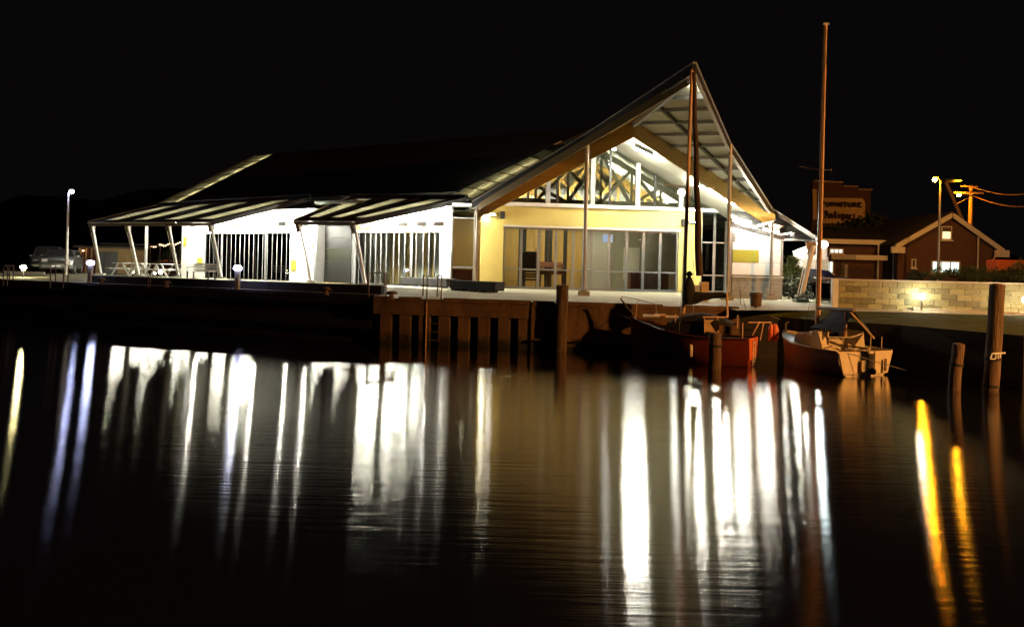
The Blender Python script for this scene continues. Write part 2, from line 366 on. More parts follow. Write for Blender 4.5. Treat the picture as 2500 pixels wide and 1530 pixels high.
# right bank: grass and dark sea wall
sw_px = [(1780, 770), (1900, 774), (2200, 793), (2500, 819)]
zt = 1.2
st = [Vector((6.6, 21.86, 1.3))]+[G(x, y, zt) for x, y in sw_px[1:]]; st += [Vector((17, 15.9, zt)), Vector((23, -8, zt))]
gp = [Vector((6.5, 22.9, 1.41)), pe[1], pe[2], pe[3], ext, ext2]
gm = MB(); mids = [a.lerp(b, .5)+Vector((0, 0, .03)) for a, b in zip(st, gp)]
gm.quadstrip(st, mids); gm.quadstrip(mids, [g-Vector((0, 0, .006)) for g in gp])
struct('grass_bank', gm, M['grass'])
sea = thing('sea_wall', 'black stone sea wall under the grass bank on the right', 'wall', (9, 19, 0))
for a, b in zip(st[:-1], st[1:]):
    d = (b-a).normalized(); nn = Vector((-d.y, d.x, 0)); t = MB()
    t.slab([a-Vector((0, 0, .012)), b-Vector((0, 0, .012)), Vector((b.x, b.y, -1)), Vector((a.x, a.y, -1))], nn*.35); build('wall_section', t, M['rock'], sea)
t = MB(); t.quadstrip([p+Vector((0, 0, .02)) for p in pe[:1]+[Vector((12, 25.8, 1.5))][:0]+pe[1:]], [p+Vector((.02, .09, .03)) for p in pe[:1]+pe[1:]])
struct('path_edge', t, M['kerb'])
# bright kerb line in front of the block wall
kA, kB, kC = G(1905, 735.5, 1.47), G(2240, 757, 1.44), G(2520, 770, 1.42)
for a, b in ((kA, kB), (kB, kC)):
    t = MB(); t.beam(a+Vector((0, .1, .03)), b+Vector((0, .1, .03)), .16, .08); struct('kerb_line', t, M['kerb'])
# dark hills
hm = MB(); A = []; B = []
for i in range(61):
    x = -360+i*12; hz = 16+5*math.sin(i*.37)+3*math.sin(i*1.1+1)+2*random.random()+(6 if 18 < i < 34 else 0)
    A.append((x, 190+20*math.sin(i*.2), 0)); B.append((x, 215+20*math.sin(i*.2), hz*.75))
hm.quadstrip(A, B); hm.quadstrip(B, [(b[0], b[1]+40, 0) for b in B]); struct('hills', hm, M['earth'])

# ================================================================ THE HALL
hall = thing('waterfront_hall', 'floodlit hall with pointed prow roof and glazed verandah wings on the quay', 'building', (3, 34, 1.58))
MF = Fr(-1.6, 33.85, math.atan(.0927)); WF = Fr(-5.8, 35.4, math.atan2(-.498, .867))
Z0 = 1.58
def part(name, mb, m, parent=None, **k): return build(name, mb, m, parent or hall, **k)
def bx(name, m, fr, a, b, v0, v1, parent=None, bevel=0):
    """box on frame fr between picture corners a=(x,y) and b=(x,y) measured on the plane v1"""
    u0, z0 = fr.px(a[0], a[1], v1); u1, z1 = fr.px(b[0], b[1], v1)
    return part(name, MB().box(fr, u0, u1, v0, v1, z0, z1), m, parent, bevel=bevel)
def lab(o, s): o['label'] = s; return o
def glazing(fr, us, z0, z1, v, rails=(), fw=.055, name='door_panel', glass='glass', fm='rail', handle_at=()):
    for i, (a, b) in enumerate(zip(us[:-1], us[1:])):
        a2, b2 = a+.006, b-.006; m = MB()
        m.box(fr, a2, a2+fw, v, v+.05, z0, z1); m.box(fr, b2-fw, b2, v, v+.05, z0, z1)
        m.box(fr, a2+fw, b2-fw, v, v+.05, z1-fw, z1); m.box(fr, a2+fw, b2-fw, v, v+.05, z0, z0+fw*1.6)
        for r_ in rails: m.box(fr, a2+fw, b2-fw, v+.002, v+.048, r_-.03, r_+.03)
        o = part(name, m, M[fm])
        build('glass_pane', MB().box(fr, a2+fw-.004, b2-fw+.004, v+.02, v+.028, z0+.02, z1-.02), M[glass], o)
        if i in handle_at:
            h = MB(); h.tube([fr.p(b2-.03, v+.05, z0+.95), fr.p(b2-.03, v+.09, z0+.95), fr.p(b2-.14, v+.09, z0+.95)], .012, 6); build('handle', h, M['wsteel'], o)

# --- main facade
uL, uP = MF.u(1172), MF.u(1228, y=640); uR0, uR1 = MF.u(1656, y=640), MF.u(1712, y=600)
zdoor = MF.px(1400, 560)[1]; zb0, zb1 = MF.px(1440, 509)[1], MF.px(1440, 500)[1]
uE = MF.u(1779, y=600)
part('wall', MB().box(MF, uL, uP, -.3, 0, Z0, zb0), M['yellow']); 
part('wall', MB().box(MF, uR0, uR1, -.3, 0, Z0, zb0), M['yellow'])
# header split into three sheets like the render joints
hs = [uP, MF.u(1555), uR0]
for a, b in zip(hs[:-1], hs[1:]): part('wall_panel', MB().box(MF, a+.004, b-.004, -.3, -.004, zdoor+.03, zb0), M['yellow'])
part('beam', MB().box(MF, MF.u(1152), MF.u(1790), -.2, .12, zb0, zb1), M['wsteel'], bevel=.01)
part('drip_rail', MB().box(MF, uP-.02, uR0+.02, 0, .10, zdoor+.03, zdoor+.11), M['wsteel'])
mull = [1230, 1272, 1315, 1357, 1400, 1443, 1487, 1530, 1571, 1612, 1655]
glazing(MF, [MF.u(x, y=640) for x in mull], Z0+.01, zdoor, -.12, rails=(MF.px(1440, 661)[1],), handle_at=(4,))
# right glazed bay
b0, b1 = uR1+.02, uE
glazing(MF, [b0, (b0+b1)/2, b1], Z0+.01, zb0, -.15, rails=(MF.px(1740, 672)[1], MF.px(1740, 592)[1]), name='window', glass='dglass')
# left glazed bay (between main wall and wing)
c0, c1 = MF.u(1101), MF.u(1158)
glazing(MF, [c0, c1], Z0+.01, MF.px(1130, 503)[1], -.10, rails=(MF.px(1130, 532)[1], MF.px(1130, 652)[1]), name='window')
part('wall', MB().box(MF, MF.u(1084), MF.u(1100), -.3, .05, Z0, MF.px(1090, 503)[1]), M['white'])
part('wall', MB().box(MF, MF.u(1100), uL, -.28, .02, MF.px(1130, 503)[1]+.002, MF.px(1130, 496)[1]), M['white'])
# gable glazing frame: posts, thin mullions, X braces, upper glass
RfP = Vector((4.19, 34.4, 8.26)); RDIR = Vector((.076, -1, 0)); TIP = RfP+RDIR*12.43
def zroof(X, Y, side):
    rx = RfP.x+.076*(RfP.y-Y); return 8.26-(.527*(rx-X) if side < 0 else .563*(X-rx))
def zr(X, Y):
    rx = RfP.x+.076*(RfP.y-Y); return zroof(X, Y, -1 if X < rx else 1)
def gable_post(x, wpx, v0, v1, m, name):
    u = MF.u(x, y=480); q = MF.p(u, 0, 0); hw = wpx/2/54
    part(name, MB().box(MF, u-hw, u+hw, v0, v1, zb1+.002, zr(q.x, q.y)-.02), M[m])
for x in (1227, 1338, 1447, 1557, 1663): gable_post(x, 11, -.18, .04, 'greyclad', 'gable_post')
for x in (1362, 1490, 1600, 1290): gable_post(x, 5, -.16, -.04, 'dsteel', 'mullion')
ua, ub = MF.u(1175, y=490), MF.u(1772, y=515); qa, qb, qm = MF.p(ua, -.1, 0), MF.p(ub, -.1, 0), MF.p(MF.u(1487, y=350), -.1, 0)
gl = MB(); gl.slab([MF.p(ua, -.1, zb1+.01), MF.p(ub, -.1, zb1+.01), MF.p(ub, -.1, zr(qb.x, qb.y)-.02), MF.p(MF.u(1487, y=350), -.1, zr(qm.x, qm.y)-.02), MF.p(ua, -.1, zr(qa.x, qa.y)-.02)], Vector((MF.V.x, MF.V.y, 0))*.01)
part('gable_glass', gl, M['glass'])
def truss(yoff, m):
    F2 = Fr(MF.o.x+MF.V.x*(-yoff), MF.o.y+MF.V.y*(-yoff), math.atan(.0927))
    u0, u1 = 0.3, 11.0
    zb = zb1+.16
    part('truss_chord', MB().beam(F2.p(u0, 0, zb), F2.p(u1, 0, zb), .14, .26), M[m])
    def top(u): q = F2.p(u, 0, 0); return zr(q.x, q.y)-.25
    um = 5.75
    for a, b in ((u0, um), (um, u1)): part('truss_chord', MB().beam(F2.p(a, 0, top(a)), F2.p(b, 0, top(b)), .14, .24), M[m])
    ks = [1.2, 2.7, 4.2, 5.75, 7.2, 8.6, 9.9]
    for i, u in enumerate(ks):
        part('truss_web', MB().beam(F2.p(u, 0, zb), F2.p(u, 0, top(u)), .11, .13), M[m])
        if i < len(ks)-1:
            n_ = ks[i+1]
            part('truss_web', MB().beam(F2.p(u, .01, zb), F2.p(n_, .01, top(n_)), .10, .15), M[m])
            if i in (1, 2, 3, 4): part('truss_web', MB().beam(F2.p(n_, -.08, zb), F2.p(u, -.08, top(u)), .10, .15), M[m])
truss(.9, 'truss'); truss(3.6, 'ochre')

# --- main roof
def rp(X, Y, side, dz=0): return Vector((X, Y, zroof(X, Y, side)+dz))
Lp = Vector((2.56, 27.4, 0)); Le = Vector((-1.75, 32.4, 0)); Rp_ = Vector((7.45, 26.4, 0)); Re = Vector((10.72, 31.1, 0))
ridge_back = RfP-RDIR*9
left_poly = [TIP, rp(Lp.x, Lp.y, -1), rp(Le.x, Le.y, -1), rp(Le.x-.9, Le.y+11, -1), ridge_back]
right_poly = [TIP, rp(Rp_.x, Rp_.y, 1), rp(Re.x, Re.y, 1), rp(Re.x-.6, Re.y+12, 1), ridge_back]
for poly, nm in ((left_poly, 'ochre'), (right_poly, 'soffit')): part('roof_soffit', MB().slab(poly, (0, 0, .05)), M[nm])
for poly in (left_poly, right_poly): part('roof', MB().slab([p+Vector((0, 0, .053)) for p in poly], (0, 0, .16)), M['roof'])
# standing ribs on the roof and rake fascias
def lerp(a, b, t): return a+(b-a)*t
for poly, s in ((left_poly, -1), (right_poly, 1)):
    for a, b in ((poly[0], poly[1]), (poly[1], poly[2])):
        d = (b-a).normalized()
        part('fascia', MB().beam(a+Vector((0, 0, .07)), b+Vector((0, 0, .07)), .07, .30), M['dsteel'])
        part('fascia_trim', MB().beam(a+Vector((0, -.05, .235)), b+Vector((0, -.05, .235)), .10, .025), M['wsteel'])
        part('fascia_trim', MB().beam(a+Vector((0, -.05, -.095)), b+Vector((0, -.05, -.095)), .10, .022), M['wsteel'])
# purlins below the right soffit, laid square to the view side of the prow, plus two fan rafters
Fa = Vector((4.58, 29.2, 8.26))
def right_line(t): # along ochre frame right leg
    X = 4.6+(10.6-4.6)*t; Y = 29.25+.09*(X-4.6)+.5*t; return rp(X, Y, 1)
def rake(t):
    a, b, c = TIP, rp(Rp_.x, Rp_.y, 1), rp(Re.x, Re.y, 1)
    return lerp(a, b, t/.47) if t < .47 else lerp(b, c, (t-.47)/.53)
def ypix(p):
    h = (p.z-H)/p.y*FPX; a = p.x/p.y*FPX; return 665-(-a*sn+h*cs), 1250+a*cs+h*sn
def find(fn, yy):
    lo, hi = 0., 1.
    for _ in range(30):
        m_ = (lo+hi)/2
        if ypix(fn(m_))[0] < yy: lo = m_
        else: hi = m_
    return fn(lo)
ridge_edge = lambda t: lerp(TIP, Fa, t)
for i, yy in enumerate((236, 266, 297, 326, 354, 383, 411, 438, 464, 486)):
    a = find(ridge_edge, yy) if yy < 285 else find(right_line, yy); b = find(rake, yy-4)
    part('purlin', MB().beam(a-Vector((0, 0, .06)), b-Vector((0, 0, .06)), .07, .11), M['steel'])
m1 = lerp(TIP, Fa, .55); part('rafter', MB().beam(m1-Vector((0, 0, .09)), rp(10.55, 30.7, 1)-Vector((0, 0, .09)), .10, .10), M['truss'])
for t in (.3, .62): 
    a = right_line(t); 
part('ridge_beam', MB().beam(TIP+Vector((-.02, .2, -.14)), ridge_back-Vector((.02, 0, .14)), .12, .22), M['greyclad'])
# ochre frame legs (deep laminated beams)
def deep(a, b, dep, m, nm, th=.14):
    a, b = Vector(a), Vector(b); t = MB(); t.slab([a, b, b-Vector((0, 0, dep)), a-Vector((0, 0, dep))], (0, th, 0)); return part(nm, t, M[m])
FL = rp(-1.5, 29.25+.09*(-6.1)+3.2, -1)
deep(Fa-Vector((0, 0, .01)), rp(-1.5, 32.1, -1), .62, 'ochre', 'portal_beam')
deep(Fa-Vector((0, 0, .01)), rp(10.5, 30.4, 1), .62, 'ochre', 'portal_beam')
deep(TIP+Vector((-.05, .35, -.02)), rp(-1.45, 32.0, -1)+Vector((0, -.2, -.01)), .30, 'ochre', 'rake_beam', .10)
# corrugation battens under the right soffit
# portico posts on concrete blocks
def post(x, ytop, ybot, Y, r, m='steel', block=True, name='post'):
    b = P(x, ybot, Y); tpx = x+(ybot-ytop)*.024; t = P(tpx, ytop, Y); g = 1.5
    o = part(name, MB().tube([Vector((b.x, b.y, g+(.22 if block else 0))), Vector((b.x, b.y, t.z))], r, 12), M[m], smooth=True)
    if block:
        build('footing', MB().b(b.x-.2, b.x+.2, b.y-.18, b.y+.18, g-.05, g+.2), M['concrete'], o, bevel=.015)
        build('base_plate', MB().b(b.x-.11, b.x+.11, b.y-.11, b.y+.11, g+.2, g+.235), M['bsteel'], o)
    return o
post(1425, 332, 714, 27.4, .07); post(1775, 352, 725, 26.4, .07); post(1881, 545, 727, 27.6, .06)
post(1161.5, 496, 690, 33.3, .06, 'bsteel', False)
# lamps below the main soffit (long bright battens)
def batten(a, b, m='L_cool', w_=.10, name='batten_lamp', up=False):
    k_ = -.06 if up else .06
    o = part(name, MB().beam(Vector(a)+Vector((0, 0, k_)), Vector(b)+Vector((0, 0, k_)), w_*1.4, .05), M['wsteel'])
    build('tube', MB().beam(a, b, w_, .06), M[m], o); return o
for (x, s_, y0, y1, l_) in ((5.45, 1, 32.2, 31.9, .75), (7.95, 1, 32.2, 31.9, .45), (9.05, 1, 32.0, 31.8, .45)):
    a = rp(x-l_/2, y0, s_)-Vector((0, 0, .16)); b = rp(x+l_/2, y1, s_)-Vector((0, 0, .16)); batten(a, b, 'L_main', .20)
# spotlights: under the tip, behind the gable glass, and by the mast
def spot(p, aim, r=.09, m='L_cool', name='spotlight', parent=None):
    p, aim = Vector(p), Vector(aim); d = (aim-p).normalized()
    o = part(name, MB().lathe(p, [(r*.5, -.14), (r, -.10), (r, .02), (r*.93, .02)], 12, d), M['wsteel'], smooth=True)
    build('lens', MB().lathe(p, [(r*.85, .015), (r*.8, .03), (r*.3, .04)], 12, d), M[m], o); return o
t0 = P(1677, 204, 22.9); spot(t0, t0+Vector((.5, 6, -7)), .07, 'L_main'); t1 = P(1667, 212, 23.2); spot(t1, t1+Vector((-2, 6, -6)), .05, 'L_wall')
t2 = P(1499, 364, 34.0); spot(t2, t2+Vector((.3, -2, -5)), .1, 'L_wall'); t3 = P(1664, 470, 33.2); spot(t3, t3+Vector((.6, -2, .4)), .17, 'L_wall')
# wall lamps and fittings on the yellow facade
def wall_lamp(fr, x, y, v=.0, m='L_wall', sz=.10, down=True):
    u, z = fr.px(x, y, v+.1)
    o = part('wall_lamp', MB().box(fr, u-sz, u+sz, v+.005, v+.16, z-.02, z+.10), M['bsteel'], bevel=.01)
    build('lens', MB().box(fr, u-sz*.85, u+sz*.85, v+.02, v+.15, z-.045, z-.021), M[m], o); return o
wall_lamp(MF, 1186, 524, 0, 'L_warm', .09)
u, z = MF.px(1202, 524, .1); o = part('floodlight', MB().box(MF, u-.17, u+.17, .01, .12, z-.09, z+.09), M['dsteel'], bevel=.03)
for k in (-1, 0, 1): build('lens', MB().box(MF, u+k*.09-.035, u+k*.09+.035, .122, .135, z-.035, z+.035), M['L_wall'], o)
u, z = MF.px(1227, 525, .1); lab(part('loudspeaker', MB().box(MF, u-.10, u+.10, .01, .2, z-.16, z+.16), M['dark'], bevel=.01), 'black loudspeaker on the yellow wall')
u, z = MF.px(1671, 543, .1); part('loudspeaker', MB().box(MF, u-.12, u+.12, .01, .22, z-.15, z+.15), M['dark'], bevel=.01)
u, z = MF.px(1690, 542, .1); o = part('floodlight', MB().box(MF, u-.15, u+.15, .01, .12, z-.07, z+.07), M['dsteel'], bevel=.02)
for k in (-1, 1): build('lens', MB().box(MF, u+k*.07-.05, u+k*.07+.05, .122, .135, z-.03, z+.03), M['L_wall'], o)
# lamps tucked under the big beam that wash the yellow wall
for x, mm in ((1182, 'L_warm'), (1694, 'L_warm')):
    u, z = MF.px(x, 512, .25); o = part('wall_lamp', MB().box(MF, u-.10, u+.10, .30, .42, z-.03, z+.05), M['wsteel'])
    build('lens', MB().box(MF, u-.09, u+.09, .31, .41, z-.05, z-.031), M[mm], o)

# --- interior of the main hall
bkv = -6.5
part('interior_floor', MB().box(MF, -1.3, 11.8, bkv, -.35, Z0-.1, Z0+.005), M['interior'])
part('interior_wall', MB().box(MF, -1.4, 11.9, bkv-.2, bkv, Z0, 5.2), M['intwall'])
part('interior_wall', MB().box(MF, -1.45, -1.25, bkv, -.35, Z0, 5.2), M['intwall'])
part('interior_wall', MB().box(MF, 11.75, 11.9, bkv, -.35, Z0, 5.2), M['intwall'])
part('interior_ceiling', MB().box(MF, -1.2, 11.7, bkv, -.4, 4.95, 5.05), M['intwall'])
iv = -4.2
bg_ = [MF.p(-1.2, -7, 5.06), MF.p(11.6, -7, 5.06), MF.p(11.6, -7, 5.4), MF.p(5.3, -7, 8.3), MF.p(-1.2, -7, 5.2)]
part('gable_lining', MB().slab(bg_, (0, .1, 0)), M['white'])
for i in range(26):   # ochre boarded partition in the left two thirds
    a = .6+i*.19
    if i in (3, 4, 9, 10, 16, 17, 21): continue
    part('wall_board', MB().box(MF, a, a+.176, iv-.03, iv+(.03 if i % 2 else .0), Z0, 4.9), M['interior'])
for k, (a, b) in enumerate(((1.17, 1.55), (2.31, 2.69), (3.64, 4.02), (4.59, 4.78))):
    part('window_frame', MB().box(MF, a-.03, b+.03, iv-.10, iv-.06, Z0, 4.9), M['dsteel'])
    for z0_, z1_ in ((Z0+.9, Z0+2.05), (Z0+2.2, Z0+2.9)): part('window_pane', MB().box(MF, a+.05, b-.05, iv-.058, iv-.05, z0_, z1_), M['shaded_grey'])
part('partition', MB().box(MF, 5.6, 6.9, iv-.1, iv, Z0, 4.9), M['greyclad'])
part('partition', MB().box(MF, 6.92, 8.9, iv-.6, iv-.5, Z0, 4.9), M['intwall'])
u, z = MF.px(1541, 640, iv-.5); lab(part('notice_board', MB().box(MF, u-.42, u+.42, iv-.495, iv-.45, z-.9, z+.75), M['white']), 'white framed board on the back wall')
part('partition', MB().box(MF, 8.5, 11.7, iv+1.2, iv+1.3, Z0, 4.9), M['greyclad'])
for a, zz in ((1.5, 4.8), (3.5, 4.8), (5.3, 4.8), (7.2, 4.8)):
    o = part('ceiling_lamp', MB().box(MF, a-.5, a+.5, -2.6, -2.35, 4.88, 4.94), M['wsteel']); build('tube', MB().box(MF, a-.48, a+.48, -2.58, -2.37, 4.85, 4.878), M['L_int'], o)
for a in (2.2, 4.6, 6.6, 9.0):   # uplights above the ceiling, washing the roof lining between the trusses
    o = part('uplight', MB().box(MF, a-.45, a+.45, -3.1, -2.9, 5.10, 5.2), M['dsteel']); build('tube', MB().box(MF, a-.43, a+.43, -3.08, -2.92, 5.205, 5.23), M['L_main'], o); build('shield', MB().box(MF, a-.47, a+.47, -2.89, -2.875, 5.1, 5.36), M['dsteel'], o)
# furniture seen through the doors
def fp(x, y, v): u, z = MF.px(x, y, v); return MF.p(u, v, z)
def fbox(mb, u0, u1, v0, v1, z0, z1): return mb.box(MF, u0, u1, v0, v1, z0, z1)
zf = Z0+.008
c_ = MF.u(1293, v=-2); pi = thing('chair_stack', 'dark upholstered chairs stacked behind the second glass door', 'chairs', MF.p(c_, -2, zf))
for k in range(5):
    build('seat', fbox(MB(), c_-.42, c_+.38, -2.3, -1.8, zf+.35+k*.13, zf+.43+k*.13), M['dark'], pi, bevel=.02)
build('backrest', fbox(MB(), c_-.42, c_+.38, -2.36, -2.28, zf+.9, zf+1.75), M['dark'], pi, bevel=.04)
for a in (-.36, .3): build('leg', MB().tube([MF.p(c_+a, -1.82, zf), MF.p(c_+a, -1.82, zf+1.0), MF.p(c_+a, -2.1, zf+1.9), MF.p(c_+a+.12, -2.2, zf+1.95)], .018, 6), M['dsteel'], pi)
c_ = MF.u(1340, v=-2.3); gp_ = thing('grand_piano', 'brown grand piano behind the third glass door', 'piano', MF.p(c_, -2.3, zf))
build('case', fbox(MB(), c_-.55, c_+.75, -3.2, -2.0, zf+.66, zf+.95), M['maroon'], gp_, bevel=.03)
build('lid', MB().slab([MF.p(c_-.55, -2.0, zf+.99), MF.p(c_+.75, -2.0, zf+.99), MF.p(c_+.75, -3.2, zf+1.25), MF.p(c_-.55, -3.2, zf+1.25)], (0, 0, .03)), M['maroon'], gp_)
for a, b in ((-.45, -2.1), (.65, -2.1), (.1, -3.1)): build('leg', MB().lathe(MF.p(c_+a, b, zf), [(.04, 0), (.06, .3), (.07, .655)], 8), M['maroon'], gp_)
c_ = MF.u(1575, v=-1.6); sb = thing('sideboard', 'low dark mahogany counter behind the right hand glass doors', 'counter', MF.p(c_, -1.6, zf))
build('body', fbox(MB(), c_-.75, c_+1.1, -2.0, -1.4, zf, zf+.86), M['maroon'], sb, bevel=.01); build('top', fbox(MB(), c_-.8, c_+1.15, -2.05, -1.35, zf+.862, zf+.90), M['maroon'], sb)
c_ = MF.u(1470, v=-1.2)
for nm, xx in (('left', 1264), ('centre', 1480)):
    c_ = MF.u(xx, v=-.7); lt = thing('scissor_barrier', 'folding lattice barrier standing inside the '+('first glass door' if xx < 1300 else 'seventh glass door'), 'barrier', MF.p(c_, -.7, zf), 'folding lattice barriers inside the doors')
    for k in range(6):
        for s_ in (-1, 1): build('slat', MB().beam(MF.p(c_-.42+k*.14, -.7+s_*.012, zf+.05), MF.p(c_-.42+(k+s_)*.14, -.7+s_*.012, zf+.38), .02, .012), M['wsteel'] if xx > 1300 else M['bsteel'], lt)
c_ = MF.u(1129, v=-1.2); tb = thing('reading_desk', 'dark red desk with lattice legs in the narrow glazed bay', 'desk', MF.p(c_, -1.2, zf))
build('top', fbox(MB(), c_-.6, c_+.5, -1.6, -.9, zf+.75, zf+.8), M['maroon'], tb); build('front', fbox(MB(), c_-.55, c_+.45, -1.0, -.95, zf+.25, zf+.748), M['maroon'], tb)
for a in (-.5, .4): build('leg', fbox(MB(), c_+a-.03, c_+a+.03, -1.55, -1.49, zf, zf+.748), M['maroon'], tb)
u, z = MF.px(1484, 582, -1.2); o = part('exit_sign', MB().box(MF, u-.26, u+.26, -1.25, -1.2, z-.2, z+.2), M['wsteel'])
build('lens', MB().box(MF, u-.24, u+.24, -1.198, -1.19, z-.18, z+.18), emit('sign_light', (.62, .70, 1), .9), o)
u, z = MF.px(1671, 0, 0)[0], 0
# right bay curtains
for k in range(4):
    a = b0+.12+k*(b1-b0)*.24; part('curtain', MB().box(MF, a, a+.15, -1.5, -1.46, Z0+1.0, Z0+2.3), M['soffit'])
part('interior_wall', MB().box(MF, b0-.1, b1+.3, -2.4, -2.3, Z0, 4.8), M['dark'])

# --- wings: white walls, doors, canopies
def WU(x, y=640, v=0): return WF.u(x, v, y)
uA0, uA1 = WU(444), WU(767); uB0, uB1 = WU(871), WU(1083)
def wtop(x, y): return WF.px(x, y)[1]
dzA, dzB = wtop(600, 569), wtop(955, 566)
aD0, aD1 = WU(497), WU(707); bD0, bD1 = WU(871), WU(1082)
zwt = 5.1
def wtopz(u): return zwt
# wall pieces
part('wall', MB().box(WF, uA0, aD0, -.25, 0, Z0, 5.25), M['white'])
part('wall', MB().box(WF, aD1, uA1, -.25, 0, Z0, 5.25), M['white'])
part('wall', MB().box(WF, aD0+.002, aD1-.002, -.25, -.003, dzA, 5.25), M['white'])
part('wall', MB().box(WF, bD0, uB1, -.25, -.003, dzB, 5.15), M['white'])
part('wall', MB().box(WF, WU(1075), uB1+.05, -.26, .06, Z0, 5.15), M['white'])
# end-wall blocks on the far left corner: separate courses
for k in range(5):
    z0_ = Z0+k*.66; part('wall_block', MB().box(WF, uA0-.02, uA0+.62, .004, .03, z0_+.008, z0_+.645), M['white'])
# lamp-lit olive panels
for (x0, y0, x1, y1) in ((447, 603, 456, 578), (481, 646, 494, 629), (709, 660, 722.5, 635), (759, 606, 766, 578)):
    bx('wall_panel', M['olive'], WF, (x0, y0), (x1, y1), .002, .035)
o = bx('wall_panel', M['olive'], WF, (873, 562), (903, 549), .002, .035)
for x in (478, 733, 751):
    part('wall_joint', MB().box(WF, WU(x)-.006, WU(x)+.006, .0, .004, Z0, 5.2), M['rail'])
for y in (520, 600, 640):
    bx('wall_joint', M['rail'], WF, (710, y), (765, y+.5), .0, .004)
# recessed grey section between the wings
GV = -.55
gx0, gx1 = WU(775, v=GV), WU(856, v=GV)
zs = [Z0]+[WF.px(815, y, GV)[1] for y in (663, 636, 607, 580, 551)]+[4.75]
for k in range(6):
    part('cladding_panel', MB().box(WF, gx0, gx1, GV-.2, GV+(.0 if k % 2 else .004), zs[k]+.006, zs[k+1]-.006), M['shaded_olive'] if k == 2 else M['shaded_grey'])
part('wall', MB().box(WF, WU(767), WU(773), -.9, .02, Z0, 4.75), M['rail'])
part('wall', MB().box(WF, WU(857), WU(862), -.9, -.02, Z0, 4.75), M['rail'])
part('fascia', MB().box(WF, WU(768), WU(872), -.6, .1, WF.px(820, 497)[1], WF.px(820, 490)[1]), M['steel'])
part('window', MB().box(WF, WU(862.5), WU(870.5), -.3, -.2, Z0, 4.6), M['dglass'])
# doors of the wings (many narrow leaves)
def even(a, b, n_): return [a+(b-a)*i/n_ for i in range(n_+1)]
glazing(WF, even(aD0, aD1, 19), Z0+.01, dzA, -.14, rails=(), fw=.010, glass='dglass', fm='rail')
glazing(WF, [WU(x) for x in (872, 887, 900, 913, 926, 939, 957, 970, 984, 998, 1012, 1029, 1043, 1057, 1070, 1075)], Z0+.01, dzB, -.14, rails=(), fw=.011, glass='glass', fm='rail')
part('drip_rail', MB().box(WF, aD0, aD1, .0, .07, dzA-.02, dzA+.05), M['wsteel']); part('drip_rail', MB().box(WF, bD0, bD1-.1, .0, .07, dzB-.02, dzB+.05), M['wsteel'])
for x in (545, 652, 1008): part('downpipe', MB().tube([WF.p(WU(x), .12, Z0), WF.p(WU(x), .12, 4.6)], .05, 8), M['rail'], smooth=True)
# wing interiors
part('interior_floor', MB().box(WF, uA0+.3, uB1, -5, -.3, Z0-.1, Z0+.006), M['interior'])
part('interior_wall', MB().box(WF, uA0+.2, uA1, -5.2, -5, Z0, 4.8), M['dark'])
part('interior_wall', MB().box(WF, gx1+.2, uB1+.4, -3.6, -3.4, Z0, 4.8), M['interior'])
part('interior_wall', MB().box(WF, gx1+.1, gx1+.2, -5, -.6, Z0, 4.8), M['intwall'])
part('interior_wall', MB().box(WF, uB1-.3, uB1-.2, -3.4, -.4, Z0, 4.8), M['interior'])
for k in range(9):
    a = gx1+.9+k*.55; part('door_leaf', MB().box(WF, a, a+.3, -3.395, -3.36, Z0, Z0+2.7), M['truss'] if k % 2 else M['greyclad'])
o = part('ceiling_lamp', MB().box(WF, -1.6, .8, -1.8, -1.65, 4.6, 4.65), M['wsteel']); build('tube', MB().box(WF, -1.55, .75, -1.78, -1.67, 4.57, 4.598), emit('dim_tube', (1, .85, .6), 3.0), o)
# billboard-like curtains / banner reflections inside wing A and a white car-height bench behind the glass
cvx = WU(566); 
for x in (573, 672, 905):
    c = WU(x, v=-.5); t = MB(); pts = []
    A_, B_ = [], []
    for k in range(9):
        f_ = k/8; z_ = Z0+.4+f_*2.2; off = .10*math.sin(f_*5)+.18*f_; ww = .03+.10*math.sin(f_*3.1)
        A_.append(WF.p(c+off-ww, -.5, z_)); B_.append(WF.p(c+off+ww, -.46, z_))
    t.quadstrip(A_, B_); part('banner', t, M['white'])
bn = thing('slatted_counter', 'pale ribbed counter standing behind the glass doors of the far wing', 'counter', WF.p(WU(640, v=-1.2), -1.2, Z0))
a, b = WU(607, v=-1.2), WU(678, v=-1.2)
for k in range(10): build('slat', MB().box(WF, a+(b-a)*k/10+.02, a+(b-a)*(k+1)/10-.02, -1.25, -1.2, Z0+.05, Z0+.62), M['white'], bn)
build('top', MB().box(WF, a-.05, b+.05, -1.6, -1.15, Z0+.63, Z0+.7), M['white'], bn)
# wall lamps of the wings
for x, y in ((463, 556), (567, 553), (884, 548), (1040, 547), (741, 552)):
    u, z = WF.px(x, y, .15); o = part('wall_lamp', MB().box(WF, u-.09, u+.09, .005, .15, z-.13, z+.13), M['rail'], bevel=.02)
    build('lens', MB().box(WF, u-.07, u+.07, .02, .14, z-.16, z-.131), M['L_wall'], o)

